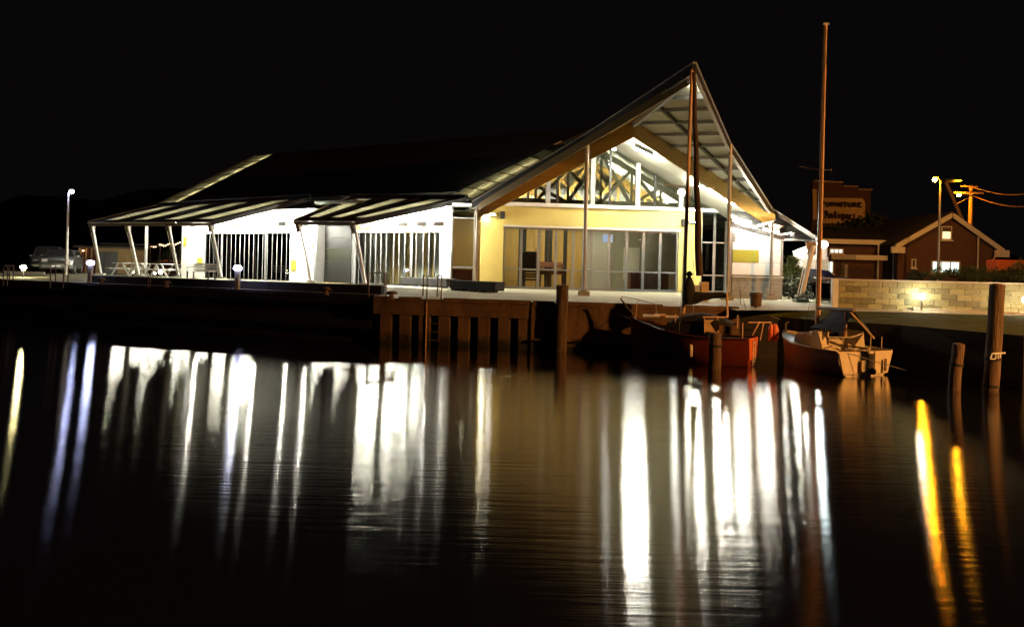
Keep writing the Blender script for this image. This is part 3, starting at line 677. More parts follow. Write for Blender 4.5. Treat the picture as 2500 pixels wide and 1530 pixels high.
# canopies: corners outer-left A, outer-right D (at the posts), inner-left B, inner-right C
def canopy(A, B, C, D, n_, segs, lit):
    """n_ bays of roof sheets between proud rafters; lit[(i,j)] cells are translucent"""
    def pt(i, j, dz=0): return lerp(lerp(A, D, i), lerp(B, C, i), j)+Vector((0, 0, dz))
    def q4(i0, i1, j0, j1, th_, m, nm): part(nm, MB().slab([pt(i0, j0), pt(i1, j0), pt(i1, j1), pt(i0, j1)], (0, 0, th_)), M[m])
    for i in range(n_):
        a, b = (i+.03)/n_, (i+.97)/n_; l0, l1 = (i+.30)/n_, (i+.74)/n_; j0, j1 = lit
        q4(a, l0-.004, 0, 1, .04, 'roof', 'roof_sheet'); q4(l1+.004, b, 0, 1, .04, 'roof', 'roof_sheet')
        q4(l0, l1, 0, j0-.006, .04, 'roof', 'roof_sheet'); q4(l0, l1, j1+.006, 1, .04, 'roof', 'roof_sheet')
        ms = [j0+(j1-j0)*k/4 for k in range(5)]
        for k in range(4): q4(l0, l1, ms[k]+.004, ms[k+1]-.004, .012, 'panelt', 'skylight_panel')
    for i in range(n_+1):
        part('rafter', MB().beam(pt(i/n_, 0, -.05), pt(i/n_, 1, -.05), .09, .22), M['roof'])
    part('eave_beam', MB().beam(A-Vector((0, 0, .1)), D-Vector((0, 0, .1)), .09, .16), M['bsteel'])
    part('fascia_trim', MB().beam(A+Vector((-.02, -.05, .0)), D+Vector((0, -.05, .0)), .03, .03), M['wsteel'])
    part('ridge_flashing', MB().beam(B+Vector((0, 0, .08)), C+Vector((0, 0, .08)), .16, .14), M['roof'])
    part('ridge_trim', MB().beam(B+Vector((0, -.05, .17)), C+Vector((0, -.05, .17)), .06, .03), M['steel'])
    part('verge_trim', MB().beam(A+Vector((0, -.04, .07)), B+Vector((0, -.04, .07)), .03, .03), M['wsteel'])
# canopy A
cA, cB, cC, cD = P(216, 544, 42.9), P(385, 503, 46.5), P(757, 483, 40.2), P(513, 543, 37.5)
N4 = 4
canopy(cA, cB, cC, cD, N4, 9, (.12, .92))
# canopy B
dA, dB, dC, dD = P(717, 540, 35.6), P(857, 482, 39.0), P(1085, 472, 35.9), P(880, 545, 33.0)
dC, dD = P(1140, 485, 33.9), P(868, 541, 33.1)
canopy(dA, dB, dC, dD, 3, 9, (.14, .92))
# lamps under the canopies: batten tubes slung between rafters, near the wall
def under(A, B, C, D, n_, i, j, dz=-.35, L=.55, m='L_cool'):
    f = lambda i_, j_: lerp(lerp(A, D, i_), lerp(B, C, i_), j_)+Vector((0, 0, dz))
    d = (f((i+.5)/n_, j+.05)-f((i+.5)/n_, j)).normalized(); c = f((i+.5)/n_, j); batten(c-d*L, c+d*L, 'L_can', .07, up=True)
for i in range(4):
    for j_, L_ in ((.24, .42), (.50, .5), (.76, .42)): under(cA, cB, cC, cD, 4, i, j_, -.24, L_)
for i in range(3):
    for j_, L_ in ((.26, .42), (.52, .5), (.77, .42)): under(dA, dB, dC, dD, 3, i, j_, -.24, L_)
# wall-washing tubes close to the wing walls
def wash(x, v, z, L=.5, m='L_cool'):
    c = WU(x, v=v); o = batten(WF.p(c-L/2, v, z), WF.p(c+L/2, v, z), m, .07)
    build('shade', MB().box(WF, c-L/2-.06, c+L/2+.06, v+.06, v+.075, z-.13, z+.10), M['wsteel'], o)
for x in (470, 575, 612, 690, 738): wash(x, .7, 4.45)
for x in (905, 945, 985, 1030, 1072): wash(x, .7, 4.35)
# verandah posts: raking struts with brackets
def rake_post(tx, ty, bx_, by, Y, m='wsteel', r=.065, blk=False):
    t = P(tx, ty, Y); b = P(bx_, by, Y); b.z = max(b.z, 1.55)
    o = part('raking_post', MB().tube([t, b], r, 10), M[m], smooth=True)
    build('bracket', MB().slab([t+Vector((-.24, 0, .14)), t+Vector((.10, 0, .10)), t+Vector((.10, 0, -.30)), t+Vector((-.12, 0, -.38))], (0, .12, 0)), M['bsteel'], o)
    build('stay', MB().tube([t+Vector((-.16, .05, -.1)), b+Vector((-.12, .05, .06))], .018, 6), M['wsteel'], o)
    build('base_plate', MB().b(b.x-.2, b.x+.2, b.y-.14, b.y+.14, b.z-.05, b.z+.03), M['kerb'], o)
    return o
for tx, ty, bx_, by, Y in ((226, 553, 247, 668, 42.9), (313, 551, 340, 671, 41.0), (412, 548, 437, 675, 39.2), (516, 549, 541, 678, 37.6), (731, 548, 760, 686, 34.8), (866, 550, 893, 694, 33.1)):
    rake_post(tx, ty, bx_, by, Y)
for x, yt, yb, Y in ((356, 545, 648, 45.5),): post(x, yt, yb, Y, .09, 'wsteel', False)

# --- big roof of the left wings, with translucent verge strips
rA, rB = P(385, 500, 46.5), P(757, 484, 40.2); K = (rB-rA).normalized(); rC = rA+K*22.2; rC.z = rA.z
R1 = P(626, 381, 53.0); R2 = P(1450, 297, 40.4)
NU = (R1-rA)
def big(i, j, dz=0): return rA+(rC-rA)*i+(R1-rA)*j+Vector((0, 0, dz))
part('roof', MB().slab([big(.085, 0, -.02), big(1, 0, -.02), big(1.15, 1, -.02), big(.085, 1, -.02)], (0, 0, .12)), M['roof'])
part('roof', MB().slab([big(0, 1, -.03), big(1.15, 1, -.03), big(1.15, 1, -.03)+Vector((3.7, 6.5, -4)), big(0, 1, -.03)+Vector((3.7, 6.5, -4))], (0, 0, .12)), M['roof'])
def verge(i0, i1, rows, lit):
    n_ = 3
    for r_ in range(rows):
        for c in range(n_):
            a0_, a1_ = lerp(i0, i1, (c+.04)/n_), lerp(i0, i1, (c+.96)/n_); b0_, b1_ = (r_+.03)/rows, (r_+.97)/rows
            part('skylight_panel', MB().slab([big(a0_, b0_), big(a1_, b0_), big(a1_, b1_), big(a0_, b1_)], (0, 0, .012)), M['panelt'])
    for r_ in range(rows+1): part('purlin', MB().beam(big(i0, r_/rows, -.03), big(i1, r_/rows, -.03), .07, .12), M['truss'])
    part('verge_trim', MB().beam(big(i0, 0, .03), big(i0, 1, .03), .05, .10), M['steel'])
    part('verge_trim', MB().beam(big(i1, 0, .03), big(i1, 1, .03), .05, .10), M['roof'])
    for r_ in lit:
        c = big(lerp(i0, i1, .78), (r_+.5)/rows, -.16); d = (R1-rA).normalized()*.42; batten(c-d, c+d, 'L_verge', .05, up=True)
M['L_verge'] = emit('verge_tube', (1, .93, .62), 150)
verge(0, .082, 7, (0, 1, 2, 3, 4, 5, 6)); 
vq = [P(1098, 477, 35.6), P(1372, 346, 35.9), P(1392, 356, 35.2), P(1158, 487, 34.4)]
for r_ in range(7):
    f0, f1 = (r_+.03)/7, (r_+.97)/7
    for c in range(2):
        g0, g1 = (c+.05)/2, (c+.95)/2; qq = lambda f_, g_: lerp(lerp(vq[0], vq[1], f_), lerp(vq[3], vq[2], f_), g_)
        part('skylight_panel', MB().slab([qq(f0, g0), qq(f1, g0), qq(f1, g1), qq(f0, g1)], (0, 0, .012)), M['panelt'])
    if r_ < 5: c = qq((f0+f1)/2, .5)-Vector((0, 0, .2)); dv = (vq[1]-vq[0]).normalized()*.4; batten(c-dv, c+dv, 'L_verge', .05, up=True)
    part('purlin', MB().beam(qq(f0, 0)-Vector((0, 0, .03)), qq(f0, 1)-Vector((0, 0, .03)), .06, .10), M['truss'])
part('verge_trim', MB().beam(vq[0], vq[1], .05, .1), M['steel']); part('verge_trim', MB().beam(vq[3], vq[2], .05, .1), M['bsteel'])
# gable end under the left verge and back wall
part('gable_wall', MB().slab([big(.09, 0, -.6), big(.09, 0, -.12), big(.09, 1, -.12), Vector((big(.09, 1).x, big(.09, 1).y, rA.z-.6))], K*.1), M['roof'])

# --- right wing: white panelled wall on block base, canopy, raking post
RW = Fr(8.2, 28.4, 0.02)
def RU(x, y=640): return RW.px(x, y)[0]
xr0, xr1 = RU(1788), RU(1906)
zc = RW.px(1850, 674)[1]
ys = [671, 641, 611, 581]
zz = [zc+.03]+[RW.px(1850, y)[1] for y in ys[1:]]
for k in range(3):
    if k == 1:
        xs_ = [xr0, RU(1852), xr1]
        part('cladding_panel', MB().box(RW, xs_[0], xs_[1]-.006, -.3, .02, zz[1]+.005, zz[2]-.005), M['olive'])
        part('cladding_panel', MB().box(RW, xs_[1]+.006, xs_[2], -.3, .0, zz[1]+.005, zz[2]-.005), M['white'])
    else: part('cladding_panel', MB().box(RW, xr0, xr1, -.3, 0, zz[k]+.005, zz[k+1]-.005), M['white'])
zt0, zt1 = RW.px(1795, 552)[1], RW.px(1906, 585)[1]
part('cladding_panel', MB().slab([RW.p(xr0, 0, zz[3]+.005), RW.p(xr1, 0, min(zz[3]+.005, zt1)), RW.p(xr1, 0, zt1), RW.p(xr0, 0, zt0)], (0, .3, 0)), M['white'])
part('verge_board', MB().beam(RW.p(xr0-.1, .06, zt0+.06), RW.p(xr1+.12, .06, zt1+.04), .12, .12), M['dsteel'])
part('wall', MB().box(RW, xr0+.12, xr1-.02, -1.3, -.31, 1.4, 3.6), M['shaded_grey'])
part('window', MB().box(RW, xr0-.16, xr0-.02, -.5, .02, 1.45, zt0+.2), M['rail'])
part('corner_post', MB().box(RW, xr1, xr1+.07, -.3, .03, 1.45, zt1), M['rail'])
# vent
for k in range(6): bx('vent_slat', M['rail'], RW, (1790, 572+k*3.4), (1797, 570+k*3.4), .004, .03)
# block plinth: real blocks with recessed mortar
part('plinth_core', MB().box(RW, xr0, xr1+.06, -.32, .03, 1.42, zc-.075), M['mortar'])
part('sill_course', MB().box(RW, xr0-.02, xr1+.10, -.3, .10, zc-.07, zc), M['mortar'])
bw = .30; bh = (zc-.08-1.44)/6
for r_ in range(6):
    x_ = xr0-(.15 if r_ % 2 else 0)
    while x_ < xr1+.05:
        a, b = max(x_, xr0), min(x_+bw, xr1+.06)
        if b-a > .04: part('stone_block', MB().box(RW, a+.006, b-.006, .0, .045+random.uniform(0, .008), 1.44+r_*bh+.006, 1.44+(r_+1)*bh-.006), M['brickw'])
        x_ += bw
# right canopy soffit
q = [P(1779, 519, 33.2), P(1887, 524, 31.1), P(1990, 590, 27.2), P(1906, 586, 28.6), P(1796, 553, 28.6)]
part('canopy_soffit', MB().add(q, [(0, 1, 2), (0, 2, 3), (0, 3, 4)]), M['white'])
part('canopy_roof', MB().add([p+Vector((0, .02, .07)) for p in q], [(0, 1, 2), (0, 2, 3), (0, 3, 4)]), M['roof'])
a, b = P(1889, 517, 31.0), P(1996, 584, 27.1)
for k in range(2): part('fascia', MB().beam(a+Vector((0, .05-.05*k, .02-.14*k)), b+Vector((0, .05-.05*k, .0-.14*k)), .06, .10), M['bsteel'])
part('fascia_trim', MB().beam(a+Vector((0, -.06, .08)), b+Vector((0, -.06, .06)), .05, .025), M['wsteel'])
for k in range(4):
    f_ = .15+k*.24; part('rafter', MB().beam(lerp(q[1], q[2], f_)-Vector((0, 0, .06)), lerp(q[4], q[3], f_)-Vector((0, 0, .06)), .06, .08), M['wsteel'])
for i, (x, y, Y) in enumerate(((1815, 537, 29.8), (1893, 550, 29.6), (1945, 573, 28.6))):
    p = P(x, y, Y); batten(p-Vector((.26, .1, 0)), p+Vector((.26, -.1, -.12)), 'L_main', .14)
for x, y in ((1828, 551), (1882, 562)):
    p = P(x, y, 27.7); batten(p-Vector((.28, 0, -.03)), p+Vector((.28, 0, -.06)), 'L_rw', .08)
rake_o = rake_post(1985, 600, 1957, 722, 26.6, 'wsteel', .085)
c = P(1955, 733, 26.6); build('footing', MB().b(c.x-.22, c.x+.22, c.y-.2, c.y+.2, 1.42, 1.62), M['concrete'], rake_o, bevel=.015)
# side wall lamps light yellow facade from the portico

# ================================================================ quay furniture
# long black benches
def bench_block(ax, ay, bx_, by, z, label):
    a, b = G(ax, ay, z), G(bx_, by, z); d = (b-a).normalized(); nn = Vector((-d.y, d.x, 0))
    th = thing('long_bench', label, 'bench', (a+b)/2, 'long black benches on the quay')
    t = MB(); t.slab([a+Vector((0, 0, .10)), b+Vector((0, 0, .10)), b+Vector((0, 0, .44)), a+Vector((0, 0, .44))], nn*.5); build('seat_box', t, M['darkwood'], th, bevel=.015)
    n_ = 5
    for k in range(n_):
        c = lerp(a, b, (k+.1)/n_); t = MB(); t.slab([c+nn*.04, c+d*.16+nn*.04, c+d*.16+nn*.04+Vector((0, 0, .098)), c+nn*.04+Vector((0, 0, .098))], nn*.4); build('foot', t, M['concrete'], th)
    return th
bench_block(977, 699, 1090, 706, 1.53, 'long black bench on the quay in front of the white wing, left of its twin')
bench_block(1097, 711, 1208, 717, 1.50, 'long black bench on the quay ending beside the yellow wall')
# small mooring bollards
def bollard(x, y, z, label, s=1):
    p = G(x, y, z); th = thing('mooring_bollard', label, 'bollard', p, 'iron mooring bollards along the quay')
    build('post', MB().lathe(p-Vector((0, 0, .02)), [(.11*s, 0), (.075*s, .05), (.07*s, .15), (.12*s, .19), (.12*s, .22), (.05*s, .24)], 12), M['pile'], th, True)
    build('cross_bar', MB().tube([p+Vector((-.17*s, 0, .14)), p+Vector((.17*s, 0, .14))], .03, 8), M['pile'], th)
bollard(956, 728, 1.46, 'rusty mooring bollard just left of the ladder hoops'); bollard(796, 718, 1.5, 'rusty mooring bollard on the dark wharf below the grey panelled wall')
bollard(406, 700, 1.5, 'small mooring bollard below the picnic tables'); bollard(248, 692, 1.5, 'small mooring bollard beside the first blue lit post')
# ladders
def ladder(x0, x1, x2, x3, yt, yb, ybase, Y, label, mm='pile', stringers=True, link=False):
    b0_ = P(x0, ybase, Y); th = thing('quay_ladder', label, 'ladder', b0_, 'iron ladders with hoop handrails on the quay edge')
    zt_ = P(x0, yt, Y).z; zb_ = ZL-.05
    for xa, xb in ((x0, x1), (x2, x3)):
        a, b = P(xa, ybase, Y), P(xb, ybase, Y)
        a2 = Vector((a.x, a.y+.45, 0)); 
        t = MB(); t.tube([(a.x, a.y+.5, ZL), (a.x, a.y+.5, zt_-.04), (a.x+.01, a.y+.46, zt_), (b.x-.01, b.y+.04, zt_), (b.x, b.y, zt_-.04), (b.x, b.y, ZL-.2)], .022, 8); build('handrail', t, M['bsteel'], th, True)
        if stringers: t = MB(); t.tube([(b.x, b.y, ZL-.2), (b.x, b.y, -.5)], .022, 8); build('stringer', t, M['spar'], th, True)
    if link: build('top_bar', MB().tube([P(x0, yt, Y)+Vector((0, .3, 0)), P(x3, yt, Y)+Vector((0, .3, 0))], .02, 8), M['bsteel'], th)
    a, b = P(x1, ybase, Y), P(x3, ybase, Y)
    if stringers:
        for k in range(6): build('rung', MB().tube([(a.x, a.y, 1.2-k*.26), (b.x, b.y, 1.2-k*.26)], .012, 6), M['bsteel'], th)
    return th
ladder(1028, 1042, 1063, 1077, 671, 840, 727, 23.3, 'rusty ladder with two hoops running down the stained concrete quay')
ladder(889, 900, 931, 942, 667, 820, 722, 24.0, 'dark ladder hoops standing before the raking post and glass doors', stringers=False, link=True)
ladder(116, 123, 147, 155, 646, 700, 684, 28.6, 'pale ladder hoops in front of the parked cars', stringers=False)
ladder(2, 8, 12, 18, 648, 700, 684, 30, 'pale ladder hoop at the left end of the wharf', stringers=False)
t = thing('short_ladder', 'thin ladder top rising over the wharf edge below the picnic tables', 'ladder', P(362, 695, 26.8))
for x in (362, 367): build('rail', MB().tube([P(x, 672, 26.8), P(x-1, 702, 26.8)], .018, 6), M['pile'], t)

# light bollards
def light_post(x, ytop, ybase, z, m, label, r=.11, wdt=.13, hood=True, g='lit bollards', Y=None):
    p = G(x, ybase, z) if Y is None else P(x, ybase, Y)
    th = thing('light_bollard', label, 'lamp post', p, g); ht = P(x, ytop, p.y).z-p.z
    build('post', MB().b(p.x-wdt/2, p.x+wdt/2, p.y-wdt/2, p.y+wdt/2, p.z-.02, p.z+ht-.16), M['steel'], th, bevel=.01)
    build('service_door', MB().b(p.x-wdt*.3, p.x+wdt*.3, p.y-wdt/2-.012, p.y-wdt/2-.001, p.z+.06, p.z+ht*.5), M['rail'], th)
    build('lamp_lens', MB().lathe(p+Vector((0, 0, ht-.158)), [(r*.8, 0), (r, .03), (r*.95, .10), (r*.6, .15)], 12), M[m], th, True)
    if hood: build('hood', MB().lathe(p+Vector((0, 0, ht-.004)), [(r*.9, 0), (r*.8, .025), (r*.2, .05)], 12), M['steel'], th, True)
    return th
light_post(220, 636, 690, 1.49, 'L_blue', 'blue white light bollard at the left end of the verandah', .14, .16)
light_post(579, 648, 706, 1.49, 'L_blue', 'blue white light bollard in front of the far wing glass doors', .14, .16)
light_post(2250, 716, 757, 1.45, 'L_white', 'glaring white light post in front of the cream block wall', .085, .05, g='path lights by the block wall')
light_post(2503, 724, 768, 1.43, 'L_white', 'glaring light post at the right hand edge of the picture', .085, .05, g='path lights by the block wall')
M['L_white'].node_tree.nodes['Emission'].inputs[0].default_value = (1, .95, .72, 1)
p = P(57, 665, 36); th = thing('ground_floodlight', 'glaring yellow floodlight low on the wharf at far left', 'floodlight', p)
build('lamp_lens', MB().lathe(P(57, 653, 36), [(.04, -.08), (.10, -.06), (.125, 0), (.10, .06), (.04, .08)], 12, (0, -1, .1)), M['L_yel'], th, True)
build('post', MB().tube([P(57, 657, 36.1), P(57, 690, 36.1)], .03, 8), M['dsteel'], th)
# T-head post without lamp
p = P(2182, 756, 27.5); th = thing('unlit_path_post', 'unlit pale twin post left of the glaring wall light', 'post', p)
for k in (-.07, .07): build('post', MB().tube([(p.x+k, p.y, 1.42), (p.x+k, p.y, P(2182, 714, 27.5).z)], .03, 8), M['kerb'], th, True)
z_ = P(2182, 713, 27.5).z; build('cap', MB().b(p.x-.16, p.x+.16, p.y-.06, p.y+.06, z_, z_+.07), M['bsteel'], th, bevel=.015)
# white lamp at the canopy tip
p = P(2012, 597, 26.9); th = thing('bulkhead_lamp', 'glaring white lamp beside the mast at the right end of the canopy', 'lamp', p)
build('lens', MB().lathe(p, [(.03, -.10), (.11, -.06), (.13, 0), (.11, .06), (.03, .10)], 12, (0, -1, 0)), emit('bulkhead', (.86, 1, 1), 130), th, True)
build('arm', MB().tube([p+Vector((0, .05, .12)), P(1990, 592, 27.2)], .025, 6), M['wsteel'], th)

# street lamps
def street(x, yl, yb, Y, m, label, r=.12, arm=None, polem='steel'):
    b = P(x, yb, Y); top = P(x+(yb-yl)*.024, yl, Y); th = thing('street_lamp', label, 'street lamp', b)
    build('pole', MB().tube([(b.x, b.y, 1.4), (b.x, b.y, top.z)], .085, 10, .05), M[polem], th, True)
    hx = arm or -.35
    build('arm', MB().tube([(b.x, b.y, top.z-.02), (b.x+hx*.5, b.y-.1, top.z+.12), (b.x+hx, b.y-.2, top.z+.12)], .035, 8), M[polem], th, True)
    build('lamp_head', MB().lathe((b.x+hx*1.25, b.y-.25, top.z+.10), [(.06, -.0), (.15, .02), (.12, .10), (.03, .14)], 12), M['steel'], th, True)
    build('lens', MB().lathe((b.x+hx*1.25, b.y-.25, top.z-.04), [(.03, -.05), (r*.8, -.02), (r, .04), (r*.9, .12)], 12), M[m], th, True)
    return th
street(2291, 442, 652, 40, 'L_sod', 'tall street lamp with orange light above the brick house', .10)
street(163, 470, 640, 43, 'L_blue', 'tall lamp post with small white head behind the parked cars', .12, .25, 'wsteel')
# off-frame sodium street lamp on the near shore that lights the sterns
th = thing('shore_street_lamp', 'orange street lamp on the near shore behind the camera', 'street lamp', (20.5, 7, 1.4))
build('pole', MB().tube([(20.5, 7, 1), (20.5, 7, 9.2)], .1, 10, .06), M['steel'], th, True)
build('lens', MB().lathe((19.9, 7, 9), [(.05, -.1), (.25, -.05), (.3, .05), (.1, .12)], 14), emit('sodium_near', (1, .42, .10), 10500), th, True)
build('lamp_head', MB().lathe((19.9, 7, 9.15), [(.32, 0), (.28, .1), (.05, .15)], 14), M['steel'], th, True)
# power pole with crossarms, lamp and wires
Yp = 62
b = P(2365, 640, Yp); tz = P(2369, 452, Yp).z; th = thing('power_pole', 'wooden power pole with crossarms and wires behind the brick house', 'pole', (b.x, Yp, 1.5))
build('pole', MB().tube([(b.x, Yp, 1.5), (b.x+.05, Yp, tz)], .2, 8, .14), M['spar'], th, True)
zc_ = P(2368, 472, Yp).z
build('crossarm', MB().beam((b.x-1.5, Yp-.2, zc_), (b.x+.95, Yp-.2, zc_+.0), .12, .16), M['spar'], th); build('crossarm', MB().beam((b.x-.9, Yp-.2, zc_+.55), (b.x+.5, Yp-.2, zc_+.5), .1, .12), M['spar'], th)
build('lamp_arm', MB().tube([(b.x, Yp-.25, zc_-.25), P(2345, 475, Yp-1)], .05, 6), M['steel'], th)
build('lens', MB().lathe(P(2341, 477, Yp-1), [(.05, -.08), (.14, -.04), (.15, .05), (.06, .10)], 12), M['L_sod2'], th, True)
for k, (ya, yb) in enumerate(((457, 463), (478, 498))):
    a = P(2375, ya, Yp); c = P(2560, yb, Yp-6); pts = [lerp(a, c, i/10)-Vector((0, 0, .5*math.sin(math.pi*i/10))) for i in range(11)]
    build('wire', MB().tube(pts, .03, 4), M['spar'], th)
build('stay_wire', MB().tube([P(2372, 480, Yp), P(2330, 500, Yp)], .02, 4), M['spar'], th)
sp_ = thing('stay_pole', 'slanted orange lit stay pole between the street lamp and the power pole', 'pole', P(2353, 545, 58)); build('pole', MB().tube([P(2308, 442, 58), P(2353, 545, 58)], .13, 8), M['spar'], sp_, True)
build('lamp_head', MB().lathe(P(2323, 441, 57.5), [(.1, -.08), (.75, -.03), (.7, .08), (.2, .14)], 12), M['steel'], sp_, True)

# ================================================================ piles in the water
def pile(xt, yt, xb, yb, Y, r, label, band=()):
    a = P(xb, yb, Y); t = P(xt, yt, Y); d = (t-a); a2 = a-d*(1.2/max(d.length, 1)); th = thing('mooring_pile', label, 'pile', (a.x, a.y, 0), 'timber mooring piles')
    n_ = 9; pts = [lerp(a2, t, i/n_)+Vector((random.uniform(-1, 1), random.uniform(-1, 1), 0))*r*.06 for i in range(n_+1)]
    m = MB(); m.tube(pts, r*1.04, 18, r*.96)
    build('shaft', m, M['pile'], th, True)
    build('top_ring', MB().lathe(t-d.normalized()*.03, [(r*1.0, 0), (r*.93, .05), (r*.5, .075)], 18, d), M['pile'], th, True)
    for f_ in band: build('band', MB().lathe(lerp(a, t, f_), [(r*1.06, -.03), (r*1.08, 0), (r*1.06, .03)], 16, d), M['darkwood'], th, True)
    return th
pile(1373, 699, 1368, 857, 22.3, .185, 'tall round pile in front of the concrete quay and glass doors')
pile(1747, 816, 1745, 889, 19.0, .155, 'short thick pile standing against the red boat side', (.62,))
pile(2340, 842, 2329, 949, 16.3, .125, 'short leaning pile left of the tallest pile', (.55,))
tp = pile(2435, 697, 2419, 949, 16.4, .155, 'tallest pile, in front of the cream block wall at right', (.29, .03))
a = P(2422, 863, 16.2); t = MB(); t.beam(a, P(2454, 861, 16.2), .03, .03); t.beam(a+Vector((0, 0, -.01)), P(2418, 876, 16.2), .02, .02); t.beam(P(2418, 876, 16.2), P(2430, 876, 16.2), .02, .02)
t.beam(P(2431, 864, 16.2), P(2431, 875, 16.2), .018, .018); t.beam(P(2437, 864, 16.2), P(2437, 875, 16.2), .018, .018); t.beam(P(2443, 864, 16.2), P(2442, 873, 16.2), .018, .018)
build('iron_bracket', t, M['wsteel'], tp)

# ================================================================ boats
def hull(stern, bow, stations, m, name, th):
    """stations: (t, half-beam at deck, half-beam at waterline, z deck, z keel)"""
    s, b = Vector((*stern, 0)), Vector((*bow, 0)); d = (b-s).normalized(); L = (b-s).length; nn = Vector((-d.y, d.x, 0))
    mb = MB(); rows = []
    for t, hd, hw, zd, zk in stations:
        c = s+d*L*t; row = []
        prof = [(-hd, zd), (-(hd*.62+hw*.38)*1.01, zd*.55), (-hw, .06), (-hw*.72, zk*.45), (0, zk), (hw*.72, zk*.45), (hw, .06), ((hd*.62+hw*.38)*1.01, zd*.55), (hd, zd)]
        rows.append([c+nn*x+Vector((0, 0, z)) for x, z in prof])
    n_ = 9; vs = [p for r_ in rows for p in r_]; fs = []
    for i in range(len(rows)-1):
        for k in range(n_-1): fs.append((i*n_+k, i*n_+k+1, (i+1)*n_+k+1, (i+1)*n_+k))
    fs.append(tuple(range(n_))[::-1])
    mb.add(vs, fs); o = build(name, mb, M[m], th, True)
    return s, d, nn, L, rows
# --- red sloop
sA, bA = (6.33, 19.85), (3.42, 21.55)
red = thing('red_sloop', 'dark red yacht with black boom cover moored by the concrete quay', 'sailing boat', (5, 20.7, 0))
stR = [(0, .52, .40, .74, -.15), (.12, .60, .50, .72, -.3), (.3, .68, .58, .72, -.45), (.5, .68, .58, .76, -.5), (.7, .55, .42, .86, -.45), (.85, .34, .20, .98, -.35), (.95, .16, .06, 1.08, -.2), (1.0, .03, .01, 1.14, -.05)]
s, d, nn, L, rows = hull(sA, bA, stR, 'red', 'hull', red)
def B(t, x, z): return s+d*L*t+nn*x+Vector((0, 0, z))
dk = MB(); dk.add([r_[0]-Vector((0, 0, .03)) for r_ in rows]+[r_[8]-Vector((0, 0, .03)) for r_ in rows], [(i, i+1, 8+i+1, 8+i) for i in range(7)]); build('deck', dk, M['darkwood'], red)
for k in (0, 8): build('gunwale', MB().tube([r_[k] for r_ in rows], .022, 6), M['maroon'], red, True)
t = MB(); t.slab([B(.30, -.42, .72), B(.66, -.32, .80), B(.64, -.28, 1.06), B(.33, -.38, 1.06)], nn*.78); build('cabin', t, M['darkwood'], red, bevel=.02)
t = MB(); A_ = []; 
for k in range(9):
    f_ = k/8; A_.append([B(.14+.5*f_, -.46*math.cos(j*math.pi/6)*.9, .98+.36*math.sin(math.pi*(f_*.8+.1))*(.35+.65*math.sin(j*math.pi/6))) for j in range(7)])
t.add([p for r_ in A_ for p in r_], [(i*7+j, i*7+j+1, (i+1)*7+j+1, (i+1)*7+j) for i in range(8) for j in range(6)]); build('canvas_cover', t, M['black'], red, True)
hp = P(1736, 796, 20.0); build('hatch_board', MB().slab([P(1719, 780, 20.0), P(1756, 780, 20.0), P(1756, 812, 20.0), P(1719, 809, 20.0)], (0, .04, 0)), M['ply'], red)
build('grab_rail', MB().tube([P(1716, 774, 19.95), P(1778, 774, 20.1)], .018, 6), M['spar'], red); 
for x in (1720, 1752): build('post', MB().tube([P(x, 775, 20), P(x, 812, 20)], .014, 6), M['spar'], red)
mb_ = P(1668, 765, 20.9); mt = P(1689, 172, 20.9)
build('mast', MB().tube([mb_, lerp(mb_, mt, .5), mt], .055, 12, .045), M['spar'], red, True)
for f_, w_ in ((.52, .75),): 
    c = lerp(mb_, mt, f_); build('spreader', MB().tube([c-Vector((w_*.85, 0, -.05)), c, c+Vector((w_, 0, 0))], .016, 6), M['wsteel'], red)
for sd, bs in ((.50, .66), (-.50, -.66)): build('shroud', MB().tube([mt-Vector((0, 0, .2)), B(.52, bs, .8)], .006, 4), M['steel'], red)
build('masthead_lamp', MB().lathe(mt, [(.03, 0), (.05, .03), (.03, .08)], 8), M['dsteel'], red)
js = MB(); ja, jb = P(1694, 178, 20.6), P(1707, 673, 20.6)
js.tube([lerp(ja, jb, i/12)+Vector((.012*math.sin(i*1.7), 0, 0)) for i in range(13)], .05, 10, .10); build('furled_sail', js, M['sailbrown'], red, True)
# boom with black cover: bag at the mast, tapering to the right
bc = MB(); pts = [P(1684, 690, 20.9), P(1684, 715, 20.9), P(1700, 724, 20.7), P(1730, 722, 20.5), P(1760, 719, 20.3), P(1778, 717, 20.2)]
def swept(pts, rs, n=12):
    m = MB(); vs = []; fs = []
    for i, (p, (rx, rz_)) in enumerate(zip(pts, rs)):
        vs += [p+Vector((rx[0]*math.cos(6.2832*k/n), rx[1]*math.cos(6.2832*k/n), rz_*math.sin(6.2832*k/n))) for k in range(n)]
    for i in range(len(pts)-1):
        for k in range(n): fs.append((i*n+k, i*n+(k+1) % n, (i+1)*n+(k+1) % n, (i+1)*n+k))
    fs += [tuple(range(n))[::-1], tuple((len(pts)-1)*n+k for k in range(n))]
    return m.add(vs, fs)
bag = MB(); bag.lathe(P(1681, 744, 20.8), [(.10, 0), (.165, .08), (.175, .30), (.16, .52), (.10, .68), (.045, .78), (.10, .84), (.03, .92)], 16); build('sail_bag', bag, M['black'], red, True)
cov = MB(); prof = [(1684, 728, .18), (1700, 727, .17), (1716, 724, .115), (1740, 721, .09), (1764, 720, .085), (1777, 722, .05)]
vs = []; n_ = 12; fs = []
for i, (x, y, r_) in enumerate(prof):
    c = P(x, y, 20.75-.06*i); vs += [c+Vector((0, .09*math.cos(6.2832*k/n_), r_*math.sin(6.2832*k/n_))) for k in range(n_)]
for i in range(len(prof)-1):
    for k in range(n_): fs.append((i*n_+k, i*n_+(k+1) % n_, (i+1)*n_+(k+1) % n_, (i+1)*n_+k))
fs += [tuple(range(n_))[::-1], tuple((len(prof)-1)*n_+k for k in range(n_))]
